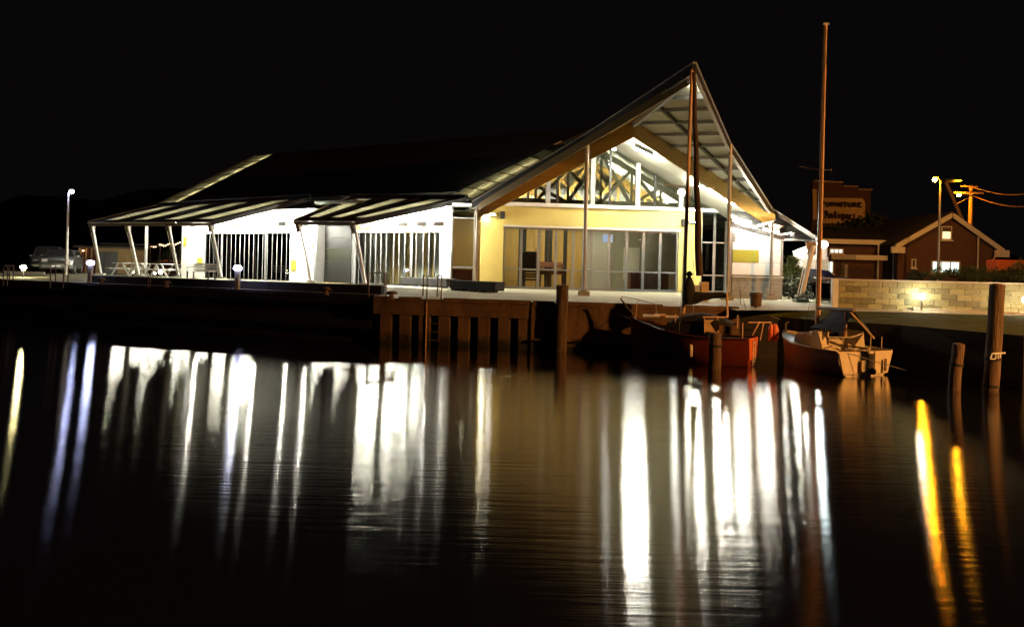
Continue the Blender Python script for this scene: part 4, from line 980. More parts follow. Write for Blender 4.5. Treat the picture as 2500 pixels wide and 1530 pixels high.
cov.add(vs, fs); build('boom_cover', cov, M['black'], red, True)
lab(build('boom_crutch', MB().tube([P(1775, 716, 20.4), P(1776, 775, 20.3)], .03, 8), M['spar'], red, True), 'orange lit crutch under the boom end')
build('topping_lift', MB().tube([P(1778, 716, 20.4), P(1806, 700, 20.4), P(1809, 742, 20.4)], .012, 5), M['dsteel'], red)
build('backstay', MB().tube([P(1800, 682, 20.3), P(1822, 757, 20.2)], .008, 5), M['steel'], red)
# pulpit and bow sprit
build('bowsprit', MB().tube([B(.97, 0, 1.1), P(1515, 728, 21.7)], .045, 8, .02), M['pile'], red, True)
build('pulpit', MB().tube([P(1515, 728, 21.7), P(1519, 723, 21.6), P(1550, 729, 21.4), P(1601, 742, 21.1), P(1604, 778, 21.1)], .014, 6), M['steel'], red)
build('pulpit_leg', MB().tube([P(1556, 731, 21.4), P(1552, 776, 21.4)], .012, 6), M['spar'], red)
for x, yt_, yb_, Y in ((1649, 767, 808, 20.5), (1691, 772, 812, 20.4), (1801, 770, 802, 20.4), (1813, 788, 832, 19.7)):
    build('stanchion', MB().tube([P(x, yt_, Y), P(x-1, yb_, Y)], .018, 6), M['spar'], red)
for pts in ([P(1827, 787, 19.7), P(1884, 787, 20.0)], [P(1855, 785, 19.9), P(1837, 818, 19.8)], [P(1864, 789, 19.9), P(1856, 830, 19.8)]): build('pushpit', MB().tube(pts, .015, 6), M['spar'], red)
for k, (x, w_) in enumerate(((1892, .10), (1882, .07))):
    p = P(x, 812, 20.1); build('lifebelt_roll', MB().lathe(p-Vector((0, 0, .22)), [(w_*.6, 0), (w_, .05), (w_, .30), (w_*.6, .42), (w_*.2, .46)], 12), M['orange'], red, True)
# fender, deck gear
p = P(1685, 846, 19.75); fd = MB(); fd.lathe(P(1686, 871, 19.85), [(.03, 0), (.055, .03), (.058, .28), (.03, .33)], 12); build('fender', fd, M['cream'], red, True)
for (x, y, w_) in ((1590, 772, .22), (1612, 770, .15), (1640, 774, .18)):
    p = P(x, y, 20.9); build('deck_roll', MB().tube([p-Vector((w_, -.05, 0)), p+Vector((w_, -.05, 0))], .045, 8), M['wsteel'] if x != 1612 else M['spar'], red, True)
# transom board, lamplight put into its orange colour, + boarding ladder
TN = -d
tl = [P(1819, 836, 19.25), P(1874, 838, 20.05), P(1864, 865, 19.95), P(1826, 864, 19.2)]
tl = [rows[0][0]+TN*.02, rows[0][8]+TN*.02, rows[0][6]+TN*.02+Vector((0, 0, .12)), rows[0][2]+TN*.02+Vector((0, 0, .12))]
lab(build('transom', MB().slab(tl, TN*.02), M['orange'], red), 'red transom with orange lamplight in its colour')
lt0 = (rows[0][0]+rows[0][8])/2+TN*.06
for k in (-.12, .12): build('ladder_rail', MB().tube([lt0+nn*k+Vector((0, 0, -.05)), lt0+nn*k+Vector((0, 0, -.72))], .014, 6), M['wsteel'], red)
for k in range(4): build('ladder_rung', MB().tube([lt0+nn*-.12+Vector((0, 0, -.12-.17*k)), lt0+nn*.12+Vector((0, 0, -.12-.17*k))], .012, 6), M['wsteel'], red)
build('mooring_line', MB().tube([B(.98, 0, 1.05), P(1500, 765, 22.4)], .012, 5), M['steel'], red)
build('mooring_line', MB().tube([P(1880, 770, 21), P(1905, 780, 21.2)], .01, 5), M['steel'], red)

# --- white trailer sailer
sW, bW = (8.60, 18.35), (7.51, 20.71)
wb = thing('white_sailboat', 'cream trailer sailer with navy boom tent and orange lit mast', 'sailing boat', (7.8, 19.4, 0))
stW = [(0, .93, .74, .60, -.1), (.15, .96, .78, .60, -.2), (.35, .95, .78, .62, -.3), (.6, .84, .64, .65, -.3), (.8, .60, .38, .76, -.25), (.93, .28, .14, .84, -.15), (1.0, .05, .01, .88, -.05)]
s, d, nn, L, rows = hull(sW, bW, stW, 'cream', 'hull', wb)
nr = len(rows)
dk = MB(); dk.add([r_[0]-Vector((0, 0, .02)) for r_ in rows[2:]]+[r_[8]-Vector((0, 0, .02)) for r_ in rows[2:]], [(i, i+1, nr-2+i+1, nr-2+i) for i in range(nr-3)]); build('deck', dk, M['cream'], wb)
dk = MB(); dk.add([B(0, -.66, .36), B(0, .66, .36), B(.36, .7, .38), B(.36, -.7, .38)], [(0, 1, 2, 3)]); build('cockpit_sole', dk, M['cream'], wb)
for x in (-.72, .5): t = MB(); t.slab([B(.01, x, .36), B(.36, x, .38), B(.36, x, .565), B(.01, x, .545)], nn*.2); build('cockpit_seat', t, M['cream'], wb, bevel=.015)
# cabin with open companionway
t = MB(); t.slab([B(.36, -.55, .58), B(.74, -.42, .62), B(.70, -.38, .88), B(.38, -.50, .98)], nn*.03); build('cabin_side', t, M['cream'], wb)
t = MB(); t.slab([B(.36, .55, .58), B(.74, .42, .62), B(.70, .38, .88), B(.38, .50, .98)], nn*-.03); build('cabin_side', t, M['cream'], wb)
t = MB(); t.slab([B(.365, -.5, .98), B(.365, .5, .98), B(.70, .38, .89), B(.70, -.38, .89)], (0, 0, .03)); build('cabin_top', t, M['cream'], wb)
for a, b in ((-.54, -.2), (.2, .54)): t = MB(); t.slab([B(.36, a, .38), B(.36, b, .38), B(.36, b*.96, .975), B(.36, a*.96, .975)], d*.03); build('bulkhead', t, M['cream'], wb)
t = MB(); t.slab([B(.36, -.2, .38), B(.36, .2, .38), B(.36, .2, .66), B(.36, -.2, .66)], d*.03); build('washboard', t, M['cream'], wb)
t = MB(); t.slab([B(.4, -.25, .5), B(.4, .25, .5), B(.4, .25, .96), B(.4, -.25, .96)], d*.02); build('cabin_dark_sheet', t, M['black'], wb)  # black sheet standing for the darkness inside the cabin
for x in (-.55, .53): t = MB(); t.slab([B(.30, x, .56), B(.44, x, .60), B(.42, x*.95, 1.02), B(.37, x*.95, 1.0)], nn*.03); build('coaming', t, M['cream'], wb)
for pl in ([(1977, 809), (2011, 803), (2013, 850), (1996, 848), (1987, 820)], [(2016, 803), (2023, 804), (2022, 852), (2016, 852)], [(2069, 804), (2108, 808), (2112, 852), (2071, 849)], [(2026, 827), (2060, 827), (2058, 848), (2024, 851)]):
    build('cockpit_panel', MB().slab([P(x, y, 19.15) for x, y in pl], (0, .04, 0)), M['cream'], wb)
# transom outer skins with the dark well between them
for a, b in ((-.30, -.92), (-.06, .92)):
    tt = MB(); za = .59
    tt.slab([B(0, a, za), B(0, b, za), B(0, b*.82, .06), B(0, a, .04)], d*-.035); build('transom', tt, M['cream'], wb, bevel=.01)
tt = MB(); tt.slab([B(0, -.28, .54), B(0, -.08, .54), B(0, -.09, .08), B(0, -.27, .08)], d*-.012); build('outboard_well', tt, M['darkwood'], wb)
tt = MB(); tt.slab([B(-.036, .10, .40), B(-.036, .26, .40), B(-.036, .26, .12), B(-.036, .10, .12)], d*-.05); build('rudder_plate', tt, M['cream'], wb, bevel=.01)
tt = MB(); tt.slab([B(-.036, -.60, .42), B(-.036, -.54, .42), B(-.036, -.53, .12), B(-.036, -.60, .12)], d*-.03); build('cleat_plate', tt, M['bsteel'], wb)
tt = MB(); tt.lathe(B(-.03, -.18, .04), [(.05, 0), (.08, .05), (.07, .12), (.03, .16)], 10); build('outboard_leg', tt, M['black'], wb, True)
build('tiller', MB().tube([B(0, -.08, .66), B(.25, .1, .70)], .02, 6), M['truss'], wb)
for a, b, z_ in ((.1, -.3, .61), (.16, 0, .60), (.05, .32, .62)): build('rope_coil', MB().tube([B(a, b+.10*math.cos(k), z_+.012*k/3) + d*.12*math.sin(k) for k in range(14)], .016, 5), M['cream'], wb, True)
build('gunwale', MB().tube([r_[0]+Vector((0, 0, .01)) for r_ in rows], .02, 6), M['cream'], wb, True); build('gunwale', MB().tube([r_[8]+Vector((0, 0, .01)) for r_ in rows], .02, 6), M['cream'], wb, True)
# mast
mb_, mt = P(1996, 792, 19.9), P(2015, 62, 19.9)
build('mast', MB().tube([mb_, lerp(mb_, mt, .5), mt], .065, 12, .048), M['spar'], wb, True)
build('mast_track', MB().beam(mb_+Vector((.0, -.066, 0)), mt+Vector((0, -.05, -.05)), .018, .012), M['bsteel'], wb)
c = P(2004, 415, 19.9); build('spreader', MB().tube([P(1952, 407, 20.3), c, P(2030, 415, 19.5)], .014, 6), M['spar'], wb)
for sd in (P(1952, 407, 20.3), P(2030, 415, 19.5)): build('shroud', MB().tube([mt-Vector((0, 0, .3)), sd, B(.5, .7 if sd.x > c.x else -.7, .62)], .004, 4), M['dsteel'], wb)
build('masthead', MB().b(mt.x-.06, mt.x+.08, mt.y-.04, mt.y+.04, mt.z, mt.z+.05), M['steel'], wb)
# boom and tent
ba, bb_ = P(1997, 752, 19.8), P(2086, 757, 18.4)
build('boom', MB().tube([ba, bb_], .045, 10), M['bsteel'], wb, True)
t = MB(); q1, q2 = P(2038, 754, 19.6), P(2084, 757, 18.5)
def tent(sgn, ptsL):
    A_ = [lerp(q1, q2, i/6) for i in range(7)]; Bm = [lerp(ptsL[0], ptsL[1], i/6)+Vector((0, 0, .05*math.sin(math.pi*i/6))) for i in range(7)]
    Mi = [lerp(a, b, .5)-Vector((0, 0, .05+.02*math.sin(i*2))) for i, (a, b) in enumerate(zip(A_, Bm))]
    m = MB(); m.quadstrip(A_, Mi); m.quadstrip(Mi, Bm); m2 = MB(); m2.add([v+Vector((0, 0, .008)) for v in m.v], m.f); m.add(m2.v, m2.f); return m
build('boom_tent', tent(-1, (P(1976, 801, 20.0), P(2052, 814, 18.7))), M['navy'], wb, True)
build('boom_tent', tent(1, (P(2100, 780, 19.6), P(2134, 826, 18.8))), M['navy'], wb, True)
lab(build('tent_edge', MB().tube([P(2076, 762, 18.45), P(2104, 792, 18.5), P(2134, 826, 18.7)], .022, 6), M['ply'], wb, True), 'pale rolled edge of the tent')
build('tent_pole', MB().tube([P(2065, 762, 18.7), P(2064, 822, 18.8)], .03, 8), M['spar'], wb, True)
build('grab_rail', MB().tube([P(2024, 823, 18.6), P(2078, 824, 18.55), P(2108, 813, 18.6)], .015, 6), M['cream'], wb)
for x in (2024, 2058): build('post', MB().tube([P(x, 823, 18.6), P(x, 846, 18.6)], .012, 6), M['cream'], wb)
for x in (2126, 2153): build('stanchion', MB().tube([P(x, 822, 18.6), P(x-1, 850, 18.6)], .012, 6), M['cream'], wb)
build('mooring_line', MB().tube([B(.02, .7, .6), P(2215, 905, 17.5)], .01, 5), M['steel'], wb)
build('tender_float', MB().tube([P(1918, 812, 21.0), P(1918, 790, 21.0), P(1926, 786, 21.0)], .03, 6), M['truss'], wb, True)
# bucket shaped bin on the quay
p = P(1845, 752, 22.6); bn = thing('litter_bin', 'rusty drum shaped bin on a short stand at the quay edge', 'bin', p)
k_ = (P(1845, 715, 22.6).z-P(1845, 745, 22.6).z)
build('drum', MB().lathe(P(1845, 748, 22.6), [(.12, 0), (.165, .03), (.17, .30), (.19, .32), (.19, .36)], 18), M['pile'], bn, True)
build('rim', MB().lathe(P(1845, 748, 22.6)+Vector((0, 0, .362)), [(.195, 0), (.195, .06), (.15, .075)], 18), M['bsteel'], bn, True)
build('stand', MB().tube([P(1845, 748, 22.6), (p.x, p.y, 1.38)], .05, 8), M['bsteel'], bn)
# cardboard-brown cabinet behind the sail cover
p = P(1718, 720, 25.5); cb = thing('service_cabinet', 'orange brown service cabinet behind the black sail cover', 'cabinet', p)
build('body', MB().b(p.x-.13, p.x+.13, p.y-.15, p.y+.15, 1.45, P(1718, 688, 25.5).z), M['ply'], cb, bevel=.01); build('side_box', MB().b(p.x-.36, p.x-.135, p.y-.1, p.y+.15, 1.45, P(1718, 697, 25.5).z), M['greyclad'], cb)

# ================================================================ block wall on the right
wa, wbp = G(2048, 748, 1.47), G(2512, 766, 1.43)
bwall = thing('block_retaining_wall', 'long cream block wall lit by glaring lamps in front of the brick house', 'wall', (wa+wbp)/2)
d = (wbp-wa); d.z = 0; Lw = d.length; d.normalize(); nn = Vector((-d.y, d.x, 0)); zb_, ztp = 1.40, 2.30; rowsn = 5; bh = (ztp-zb_)/rowsn
FW = Fr(wa.x, wa.y, math.atan2(d.y, d.x))
build('wall_core', MB().box(FW, -.02, Lw+2, -.3, -.03, zb_-.2, ztp), M['mortar'], bwall)
rnd = random.Random(3); bl = .42
for r_ in range(rowsn):
    x_ = -(bl/2 if r_ % 2 else 0)
    while x_ < Lw+.3:
        a, b = max(x_, -.02), x_+bl
        if b-a > .06: build('block', MB().box(FW, a+.005, b-.005, -.04, rnd.uniform(0, .012), zb_+r_*bh+.005, zb_+(r_+1)*bh-.005), M[rnd.choice(('block', 'block', 'block2', 'block3'))], bwall)
        x_ += bl
n_ = 8
for k in range(n_): build('coping', MB().box(FW, -.04+k*Lw/n_+.004, (k+1)*Lw/n_-.004, -.34, .03, ztp+.002, ztp+.05), M['mortar'], bwall)
build('end_pier', MB().box(FW, -.2, -.03, -.35, .05, zb_, ztp+.05), M['wsteel'], bwall)
# raised soil behind the wall
sm = MB(); A_ = [FW.p(-.1, -.31, 2.2), FW.p(Lw+6, -.31, 2.2)]; B_ = [FW.p(-.1, -40, 2.25), FW.p(Lw+40, -40, 2.25)]
sm.quadstrip(A_, B_); struct('garden_bed', sm, M['earth'])

# shrubs, trees: leaf clumps through a volume
def foliage(name, cx, cy, cz, rx, ry, rz, n_, ls, m, parent, seed):
    rg = random.Random(seed); mb = MB(); cl = []
    for k in range(max(6, n_//70)):
        th_ = rg.random()*6.283; ph = math.acos(rg.uniform(-.4, 1)); q_ = rg.random()**.45
        cl.append(Vector((cx+rx*q_*math.sin(ph)*math.cos(th_), cy+ry*q_*math.sin(ph)*math.sin(th_), cz+rz*q_*math.cos(ph))))
    sc = min(rx, rz)*.30
    for k in range(n_):
        c = rg.choice(cl); p = c+Vector((rg.gauss(0, 1), rg.gauss(0, 1), rg.gauss(0, .8)))*sc*.6
        a = Vector((rg.gauss(0, 1), rg.gauss(0, 1), rg.gauss(0, .6))).normalized()*ls*rg.uniform(.6, 1.3); b = a.cross(Vector((rg.gauss(0, 1), rg.gauss(0, 1), rg.gauss(0, 1)))).normalized()*ls*.45
        mb.add([p, p+a*.5+b, p+a, p+a*.5-b], [(0, 1, 2, 3)])
    return build(name, mb, M[m], parent)
def shrub(x, y0, y1, Y, wpx, m, label, n_=1600, ls=.07, seed=1, group='shrubs on the bed above the block wall'):
    b = P(x, y1, Y); t = P(x, y0, Y); r_ = wpx/2*Y/FPX; h = (t.z-b.z)
    th = thing('shrub', label, 'shrub', (b.x, b.y, b.z), group)
    foliage('foliage', b.x, b.y, b.z+h*.35, r_, r_*.6, h*.62, n_, ls, m, th, seed)
    for k in range(4): build('stem', MB().tube([(b.x+(k-1.5)*r_*.2, b.y, b.z-.1), (b.x+(k-1.5)*r_*.45, b.y, b.z+h*.6)], .018, 5, .008), M['bark'], th)
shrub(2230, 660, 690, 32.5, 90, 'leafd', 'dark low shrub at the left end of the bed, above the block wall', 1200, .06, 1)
shrub(2300, 654, 690, 32, 90, 'leaf', 'dark green shrub under the white lit window', 1600, .06, 2)
shrub(2375, 648, 690, 31.5, 90, 'leaf', 'green shrub right of the white lit window, above the wall light', 1800, .06, 3)
shrub(2440, 645, 693, 31, 80, 'leaf', 'bushy green shrub above the tallest pile', 1800, .06, 4)
shrub(2498, 632, 694, 30.5, 80, 'leaf', 'tallest green shrub at the right hand edge of the bed', 2000, .06, 5)
def tree(x, y0, y1, Y, wpx, m, label, n_, ls, seed, group=None, cat='tree'):
    b = P(x, 650, Y); b.z = 1.5; t = P(x, y0, Y); l_ = P(x, y1, Y); r_ = wpx/2*Y/FPX; th = thing('tree', label, cat, b, group)
    build('trunk', MB().tube([b, (b.x+.1, b.y, (b.z+l_.z)/2), (b.x, b.y, l_.z+(t.z-l_.z)*.4)], .16, 8, .07), M['bark'], th, True)
    for k in range(5): build('limb', MB().tube([(b.x, b.y, l_.z), (b.x+r_*.5*math.cos(k*1.3), b.y+r_*.4*math.sin(k*1.3), l_.z+(t.z-l_.z)*.6)], .06, 6, .02), M['bark'], th)
    foliage('crown', b.x, b.y, l_.z+(t.z-l_.z)*.35, r_, r_*.8, (t.z-l_.z)*.62, n_, ls, m, th, seed)
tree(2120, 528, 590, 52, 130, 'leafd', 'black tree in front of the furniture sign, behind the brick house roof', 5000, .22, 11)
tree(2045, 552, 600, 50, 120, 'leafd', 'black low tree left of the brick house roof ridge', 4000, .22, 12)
tree(1925, 622, 690, 33, 60, 'leaf', 'bright green tree beside the right wing of the hall', 2600, .09, 13)
# black screens / shrubs around the parked car at the right
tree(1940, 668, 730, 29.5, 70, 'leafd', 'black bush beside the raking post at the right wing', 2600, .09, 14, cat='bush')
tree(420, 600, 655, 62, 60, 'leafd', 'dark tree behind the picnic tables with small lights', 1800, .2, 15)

# ================================================================ brick house
HF = Fr(0, 44, 0)
def hx(x, y=620): return HF.px(x, y)
hs_ = thing('brick_house', 'dark brick house with white barge boards and lit windows', 'house', P(2250, 680, 44))
gl_, gz = hx(2180, 596); gr_, gz2 = hx(2440, 612); gp2, gzp = hx(2317, 526)
gz = (gz+gz2)/2
wl, _ = hx(2192); wr, _ = hx(2425)
build('gable_wall', MB().slab([HF.p(wl, 0, 1.5), HF.p(wr, 0, 1.5), HF.p(wr, 0, gz), HF.p(gp2, 0, gzp-.15), HF.p(wl, 0, gz)], (0, .3, 0)), M['house'], hs_)
for a, za, b, zb2 in ((gl_, gz-.05, gp2, gzp), (gp2, gzp, gr_, gz-.15)):
    build('barge_board', MB().beam(HF.p(a, .35, za), HF.p(b, .35, zb2), .08, .26), M['wsteel'], hs_)
    build('roof', MB().slab([HF.p(a, .3, za+.1), HF.p(b, .3, zb2+.1), HF.p(b, -9, zb2+.1), HF.p(a, -9, za+.1)], (0, 0, .12)), M['tile'], hs_)
build('barge_end', MB().box(HF, gl_-.3, gl_+.5, .3, .45, gz-.4, gz-.05), M['wsteel'], hs_); build('barge_end', MB().box(HF, gr_-.5, gr_+.3, .3, .45, gz-.5, gz-.1), M['wsteel'], hs_)
def hwin(x0, y0, x1, y1, m, name='window', mull=1, fr=HF, v=.0):
    u0, z1 = fr.px(x0, y0, v); u1, z0 = fr.px(x1, y1, v); f = MB(); t_ = .07
    f.box(fr, u0, u1, v+.01, v+.08, z1-t_, z1); f.box(fr, u0, u1, v+.01, v+.08, z0, z0+t_); f.box(fr, u0, u0+t_, v+.012, v+.078, z0, z1); f.box(fr, u1-t_, u1, v+.012, v+.078, z0, z1)
    for k in range(1, mull+1): c = u0+(u1-u0)*k/(mull+1); f.box(fr, c-.03, c+.03, v+.014, v+.076, z0, z1)
    o = build(name, f, M['wsteel'], hs_); build('pane', MB().box(fr, u0+.03, u1-.03, v+.005, v+.03, z0+.03, z1-.03), M[m], o); build('sill', MB().box(fr, u0-.06, u1+.06, v+.01, v+.14, z0-.08, z0-.002), M['wsteel'], o)
    return o
o = hwin(2297, 552, 2322, 586, 'L_win', mull=0); u0, z1 = HF.px(2299, 555); u1, z0 = HF.px(2320, 566); build('fan_panel', MB().box(HF, u0, u1, .085, .10, z0, z1), M['bsteel'], o)
hwin(2273, 636, 2342, 668, 'L_winw', mull=2); hwin(2224, 632, 2235, 654, 'glass', mull=0)
# left part of the house: long wall, fascia, porch
LF = Fr(0, 46, 0)
a, za = LF.px(1990, 594); b, zb2 = LF.px(2192, 590); 
build('wall', MB().box(LF, a, b, -.3, 0, 1.5, za-.1), M['house'], hs_)
build('gutter', MB().box(LF, a-.5, b+.2, .25, .40, (za+zb2)/2-.12, (za+zb2)/2+.16), M['wsteel'], hs_)
build('roof', MB().slab([LF.p(a-.6, .3, za+.17), LF.p(b+.6, .3, za+.17), LF.p(b+1, -5, za+1.25), LF.p(a+2.0, -5, za+1.25)], (0, 0, .12)), M['tile'], hs_)
u0, z0 = LF.px(2090, 634, 1.2); u1, z1 = LF.px(2168, 624, 1.2)
build('porch_beam', MB().box(LF, u0, u1, 1.0, 1.2, z0, z1), M['wsteel'], hs_); u2, _ = LF.px(2030, 630, 1.2); build('porch_beam', MB().box(LF, u2, u0-.01, 1.0, 1.19, z0, z1), M['greyclad'], hs_)
for x in (2146, 2183): u, z = LF.px(x, 640, .5); build('downpipe', MB().tube([LF.p(u, .4, 1.5), LF.p(u, .4, za)], .05, 6), M['wsteel'], hs_)
u, z = HF.px(2383, 600); build('vent_pipe', MB().tube([HF.p(u, .2, 1.6), HF.p(u, .2, z+.6)], .045, 6), M['wsteel'], hs_)
hwin(2024, 606, 2058, 620, 'L_winw', mull=2, fr=LF); hwin(2012, 636, 2034, 668, 'L_winw', mull=1, fr=LF)
u0, z1 = LF.px(2051, 640); u1, z0 = LF.px(2070, 690); d_ = build('door', MB().box(LF, u0, u1, .01, .08, 1.5, z1), M['truss'], hs_); build('door_glass', MB().box(LF, u0+.25, u1-.08, .081, .09, 2.2, z1-.15), M['greyclad'], d_)
u, z = HF.px(2410, 572, 0); build('chimney', MB().box(HF, u-.16, u+.16, -2.5, -2.2, 3.6, z+.4), M['wsteel'], hs_)
# white lit gable end by the canopy
EF = Fr(0, 38, 0)
e0, ez0 = EF.px(1938, 620); e1, _ = EF.px(1992, 620); em, ezm = EF.px(1990, 598); 
eh = thing('white_cottage', 'white gabled cottage end lit up between the right wing and the brick house', 'house', P(1965, 680, 38))
build('wall', MB().box(EF, e0+.2, EF.px(2022, 640)[0], -.3, 0, 1.5, ez0-.1), M['housew'], eh)
build('gable', MB().slab([EF.p(e0, .02, ez0-.25), EF.p(em+.6, .02, ez0-.25), EF.p(em+.6, .02, ezm), EF.p(em, .02, ezm), EF.p(e0, .02, ez0+.05)], (0, .2, 0)), M['white'], eh)
build('barge_board', MB().beam(EF.p(e0-.1, .2, ez0+.02), EF.p(em, .2, ezm+.05), .1, .22), M['wsteel'], eh)
for k in range(7): u, z = EF.px(1946, 630+k*6); build('quoin', MB().box(EF, u-.12, u+.12, .005, .03, z-.05, z+.05), M['brickw'], eh)
o_ = thing('porch_lamp', 'lamp under the cottage gable', 'lamp', P(1975, 628, 37.4)); build('lens', MB().lathe(P(1972, 612, 37.0), [(.03, -.05), (.10, 0), (.03, .05)], 8), emit('porch', (1, .98, .85), 700), o_)
build('bracket', MB().tube([P(1972, 611, 37.0), P(1972, 608, 37.9)], .02, 5), M['steel'], o_)
# furniture shop wall and sign
SF = Fr(0, 72, 0)
sh = thing('furniture_shop', 'dark shop with stepped parapet carrying a furniture sign', 'shop', P(2050, 600, 72))
steps = [(1984, 443), (2055, 447), (2055, 456), (2091, 457), (2091, 464), (2126, 465)]
pts = [SF.px(x, y) for x, y in steps]; lo_ = 1.5
poly = [SF.p(pts[0][0], 0, lo_), SF.p(pts[-1][0], 0, lo_)]+[SF.p(u, 0, z) for u, z in reversed(pts)]
build('parapet_wall', MB().slab(poly, (0, .4, 0)), M['house'], sh)
for (a, b) in ((0, 1), (2, 3), (4, 5)): build('coping', MB().beam(SF.p(pts[a][0], .1, pts[a][1]+.04), SF.p(pts[b][0], .1, pts[b][1]+.04), .5, .09), M['sign'], sh)
bpts = [SF.px(x, y, .2) for x, y in ((1985, 536), (1994, 536), (1994, 462), (1984, 462))]; build('side_panel', MB().slab([SF.p(u, .2, z) for u, z in bpts], (0, .08, 0)), M['sign'], sh)
bpts = [SF.px(x, y, .2) for x, y in ((2000, 545), (2112, 545), (2112, 493), (2105, 484), (2010, 483), (2003, 491))]
sg = build('sign_board', MB().slab([SF.p(u, .2, z) for u, z in bpts], (0, .1, 0)), M['sign'], sh)
# letters as strokes on a 0..1 box, vertical stems carry serifs
LT = {'F': [((.2, 0), (.2, 1)), ((.2, 1), (.9, 1)), ((.2, .55), (.7, .55)), ((.9, 1), (.9, .8))], 'U': [((.15, 1), (.15, .2)), ((.15, .2), (.4, 0)), ((.4, 0), (.65, 0)), ((.65, 0), (.85, .2)), ((.85, .2), (.85, 1))],
      'R': [((.2, 0), (.2, 1)), ((.2, 1), (.7, 1)), ((.7, 1), (.85, .78)), ((.85, .78), (.7, .5)), ((.7, .5), (.2, .5)), ((.5, .5), (.95, 0))], 'N': [((.15, 0), (.15, 1)), ((.15, 1), (.85, 0)), ((.85, 0), (.85, 1))],
      'I': [((.5, 0), (.5, 1)), ((.25, 0), (.75, 0)), ((.25, 1), (.75, 1))], 'T': [((.5, 0), (.5, 1)), ((.05, 1), (.95, 1)), ((.05, 1), (.05, .8)), ((.95, 1), (.95, .8)), ((.3, 0), (.7, 0))],
      'E': [((.2, 0), (.2, 1)), ((.2, 1), (.9, 1)), ((.2, .5), (.7, .5)), ((.2, 0), (.9, 0)), ((.9, 0), (.9, .22)), ((.9, 1), (.9, .8))],
      'A': [((.05, 0), (.5, 1)), ((.5, 1), (.95, 0)), ((.2, .35), (.8, .35)), ((.5, 1), (.1, .95)), ((.1, .95), (.0, .7)), ((.0, .7), (.2, .6)), ((.85, 0), (1.05, .05)), ((-.05, 0), (.2, 0))],
      'n': [((.15, 0), (.15, .62)), ((.15, .5), (.5, .64)), ((.5, .64), (.75, .5)), ((.75, .5), (.75, 0)), ((.0, .6), (.15, .64))], 't': [((.4, 1), (.4, .1)), ((.4, .1), (.7, 0)), ((.1, .65), (.75, .65))],
      'i': [((.4, 0), (.4, .62)), ((.4, .85), (.42, .9)), ((.25, .6), (.4, .64))], 'q': [((.7, .62), (.7, -.3)), ((.7, .6), (.3, .62)), ((.3, .62), (.1, .35)), ((.1, .35), (.3, 0)), ((.3, 0), (.7, .05))],
      'u': [((.15, .62), (.15, .1)), ((.15, .1), (.5, 0)), ((.5, 0), (.75, .15)), ((.75, 0), (.75, .62))], 'e': [((.1, .35), (.75, .38)), ((.75, .38), (.45, .63)), ((.45, .63), (.1, .35)), ((.1, .35), (.4, 0)), ((.4, 0), (.75, .12))],
      's': [((.7, .55), (.35, .63)), ((.35, .63), (.2, .45)), ((.2, .45), (.65, .22)), ((.65, .22), (.45, 0)), ((.45, 0), (.15, .08))], '+': [((.2, .5), (.8, .5)), ((.5, .1), (.5, .9))]}
def write(txt, x0, y0, x1, y1, th_, adv=None):
    u0, z1 = SF.px(x0, y0, .3); u1, z0 = SF.px(x1, y1, .3); ww = (u1-u0)/len(txt) if adv is None else adv; x_ = u0
    for ch in txt:
        m = MB(); k = (.55 if ch in 'IiT+' and ch != 'T' else .8 if ch.islower() else .95)
        for (ax, az), (bx_, bz) in LT[ch]:
            a = SF.p(x_+ax*ww*k*.9, .315, z0+az*(z1-z0)); b = SF.p(x_+bx_*ww*k*.9, .315, z0+bz*(z1-z0)); m.beam(a, b, .03, th_*(1 if abs(ax-bx_) < .3 else .7), up=(0, 1, 0)) if False else m.beam(a, b, th_*(1.35 if abs(ax-bx_) < .12 else .8), .03, up=(0, 1, 0))
        build('letter', m, M['ink'], sg); x_ += ww*k*1.02
write('FURNITURE', 2004, 493, 2113, 506, .16, None)
write('+', 2002, 512, 2008, 522, .10); write('Antiques', 2014, 515, 2110, 535, .17, 1.0 if False else None)

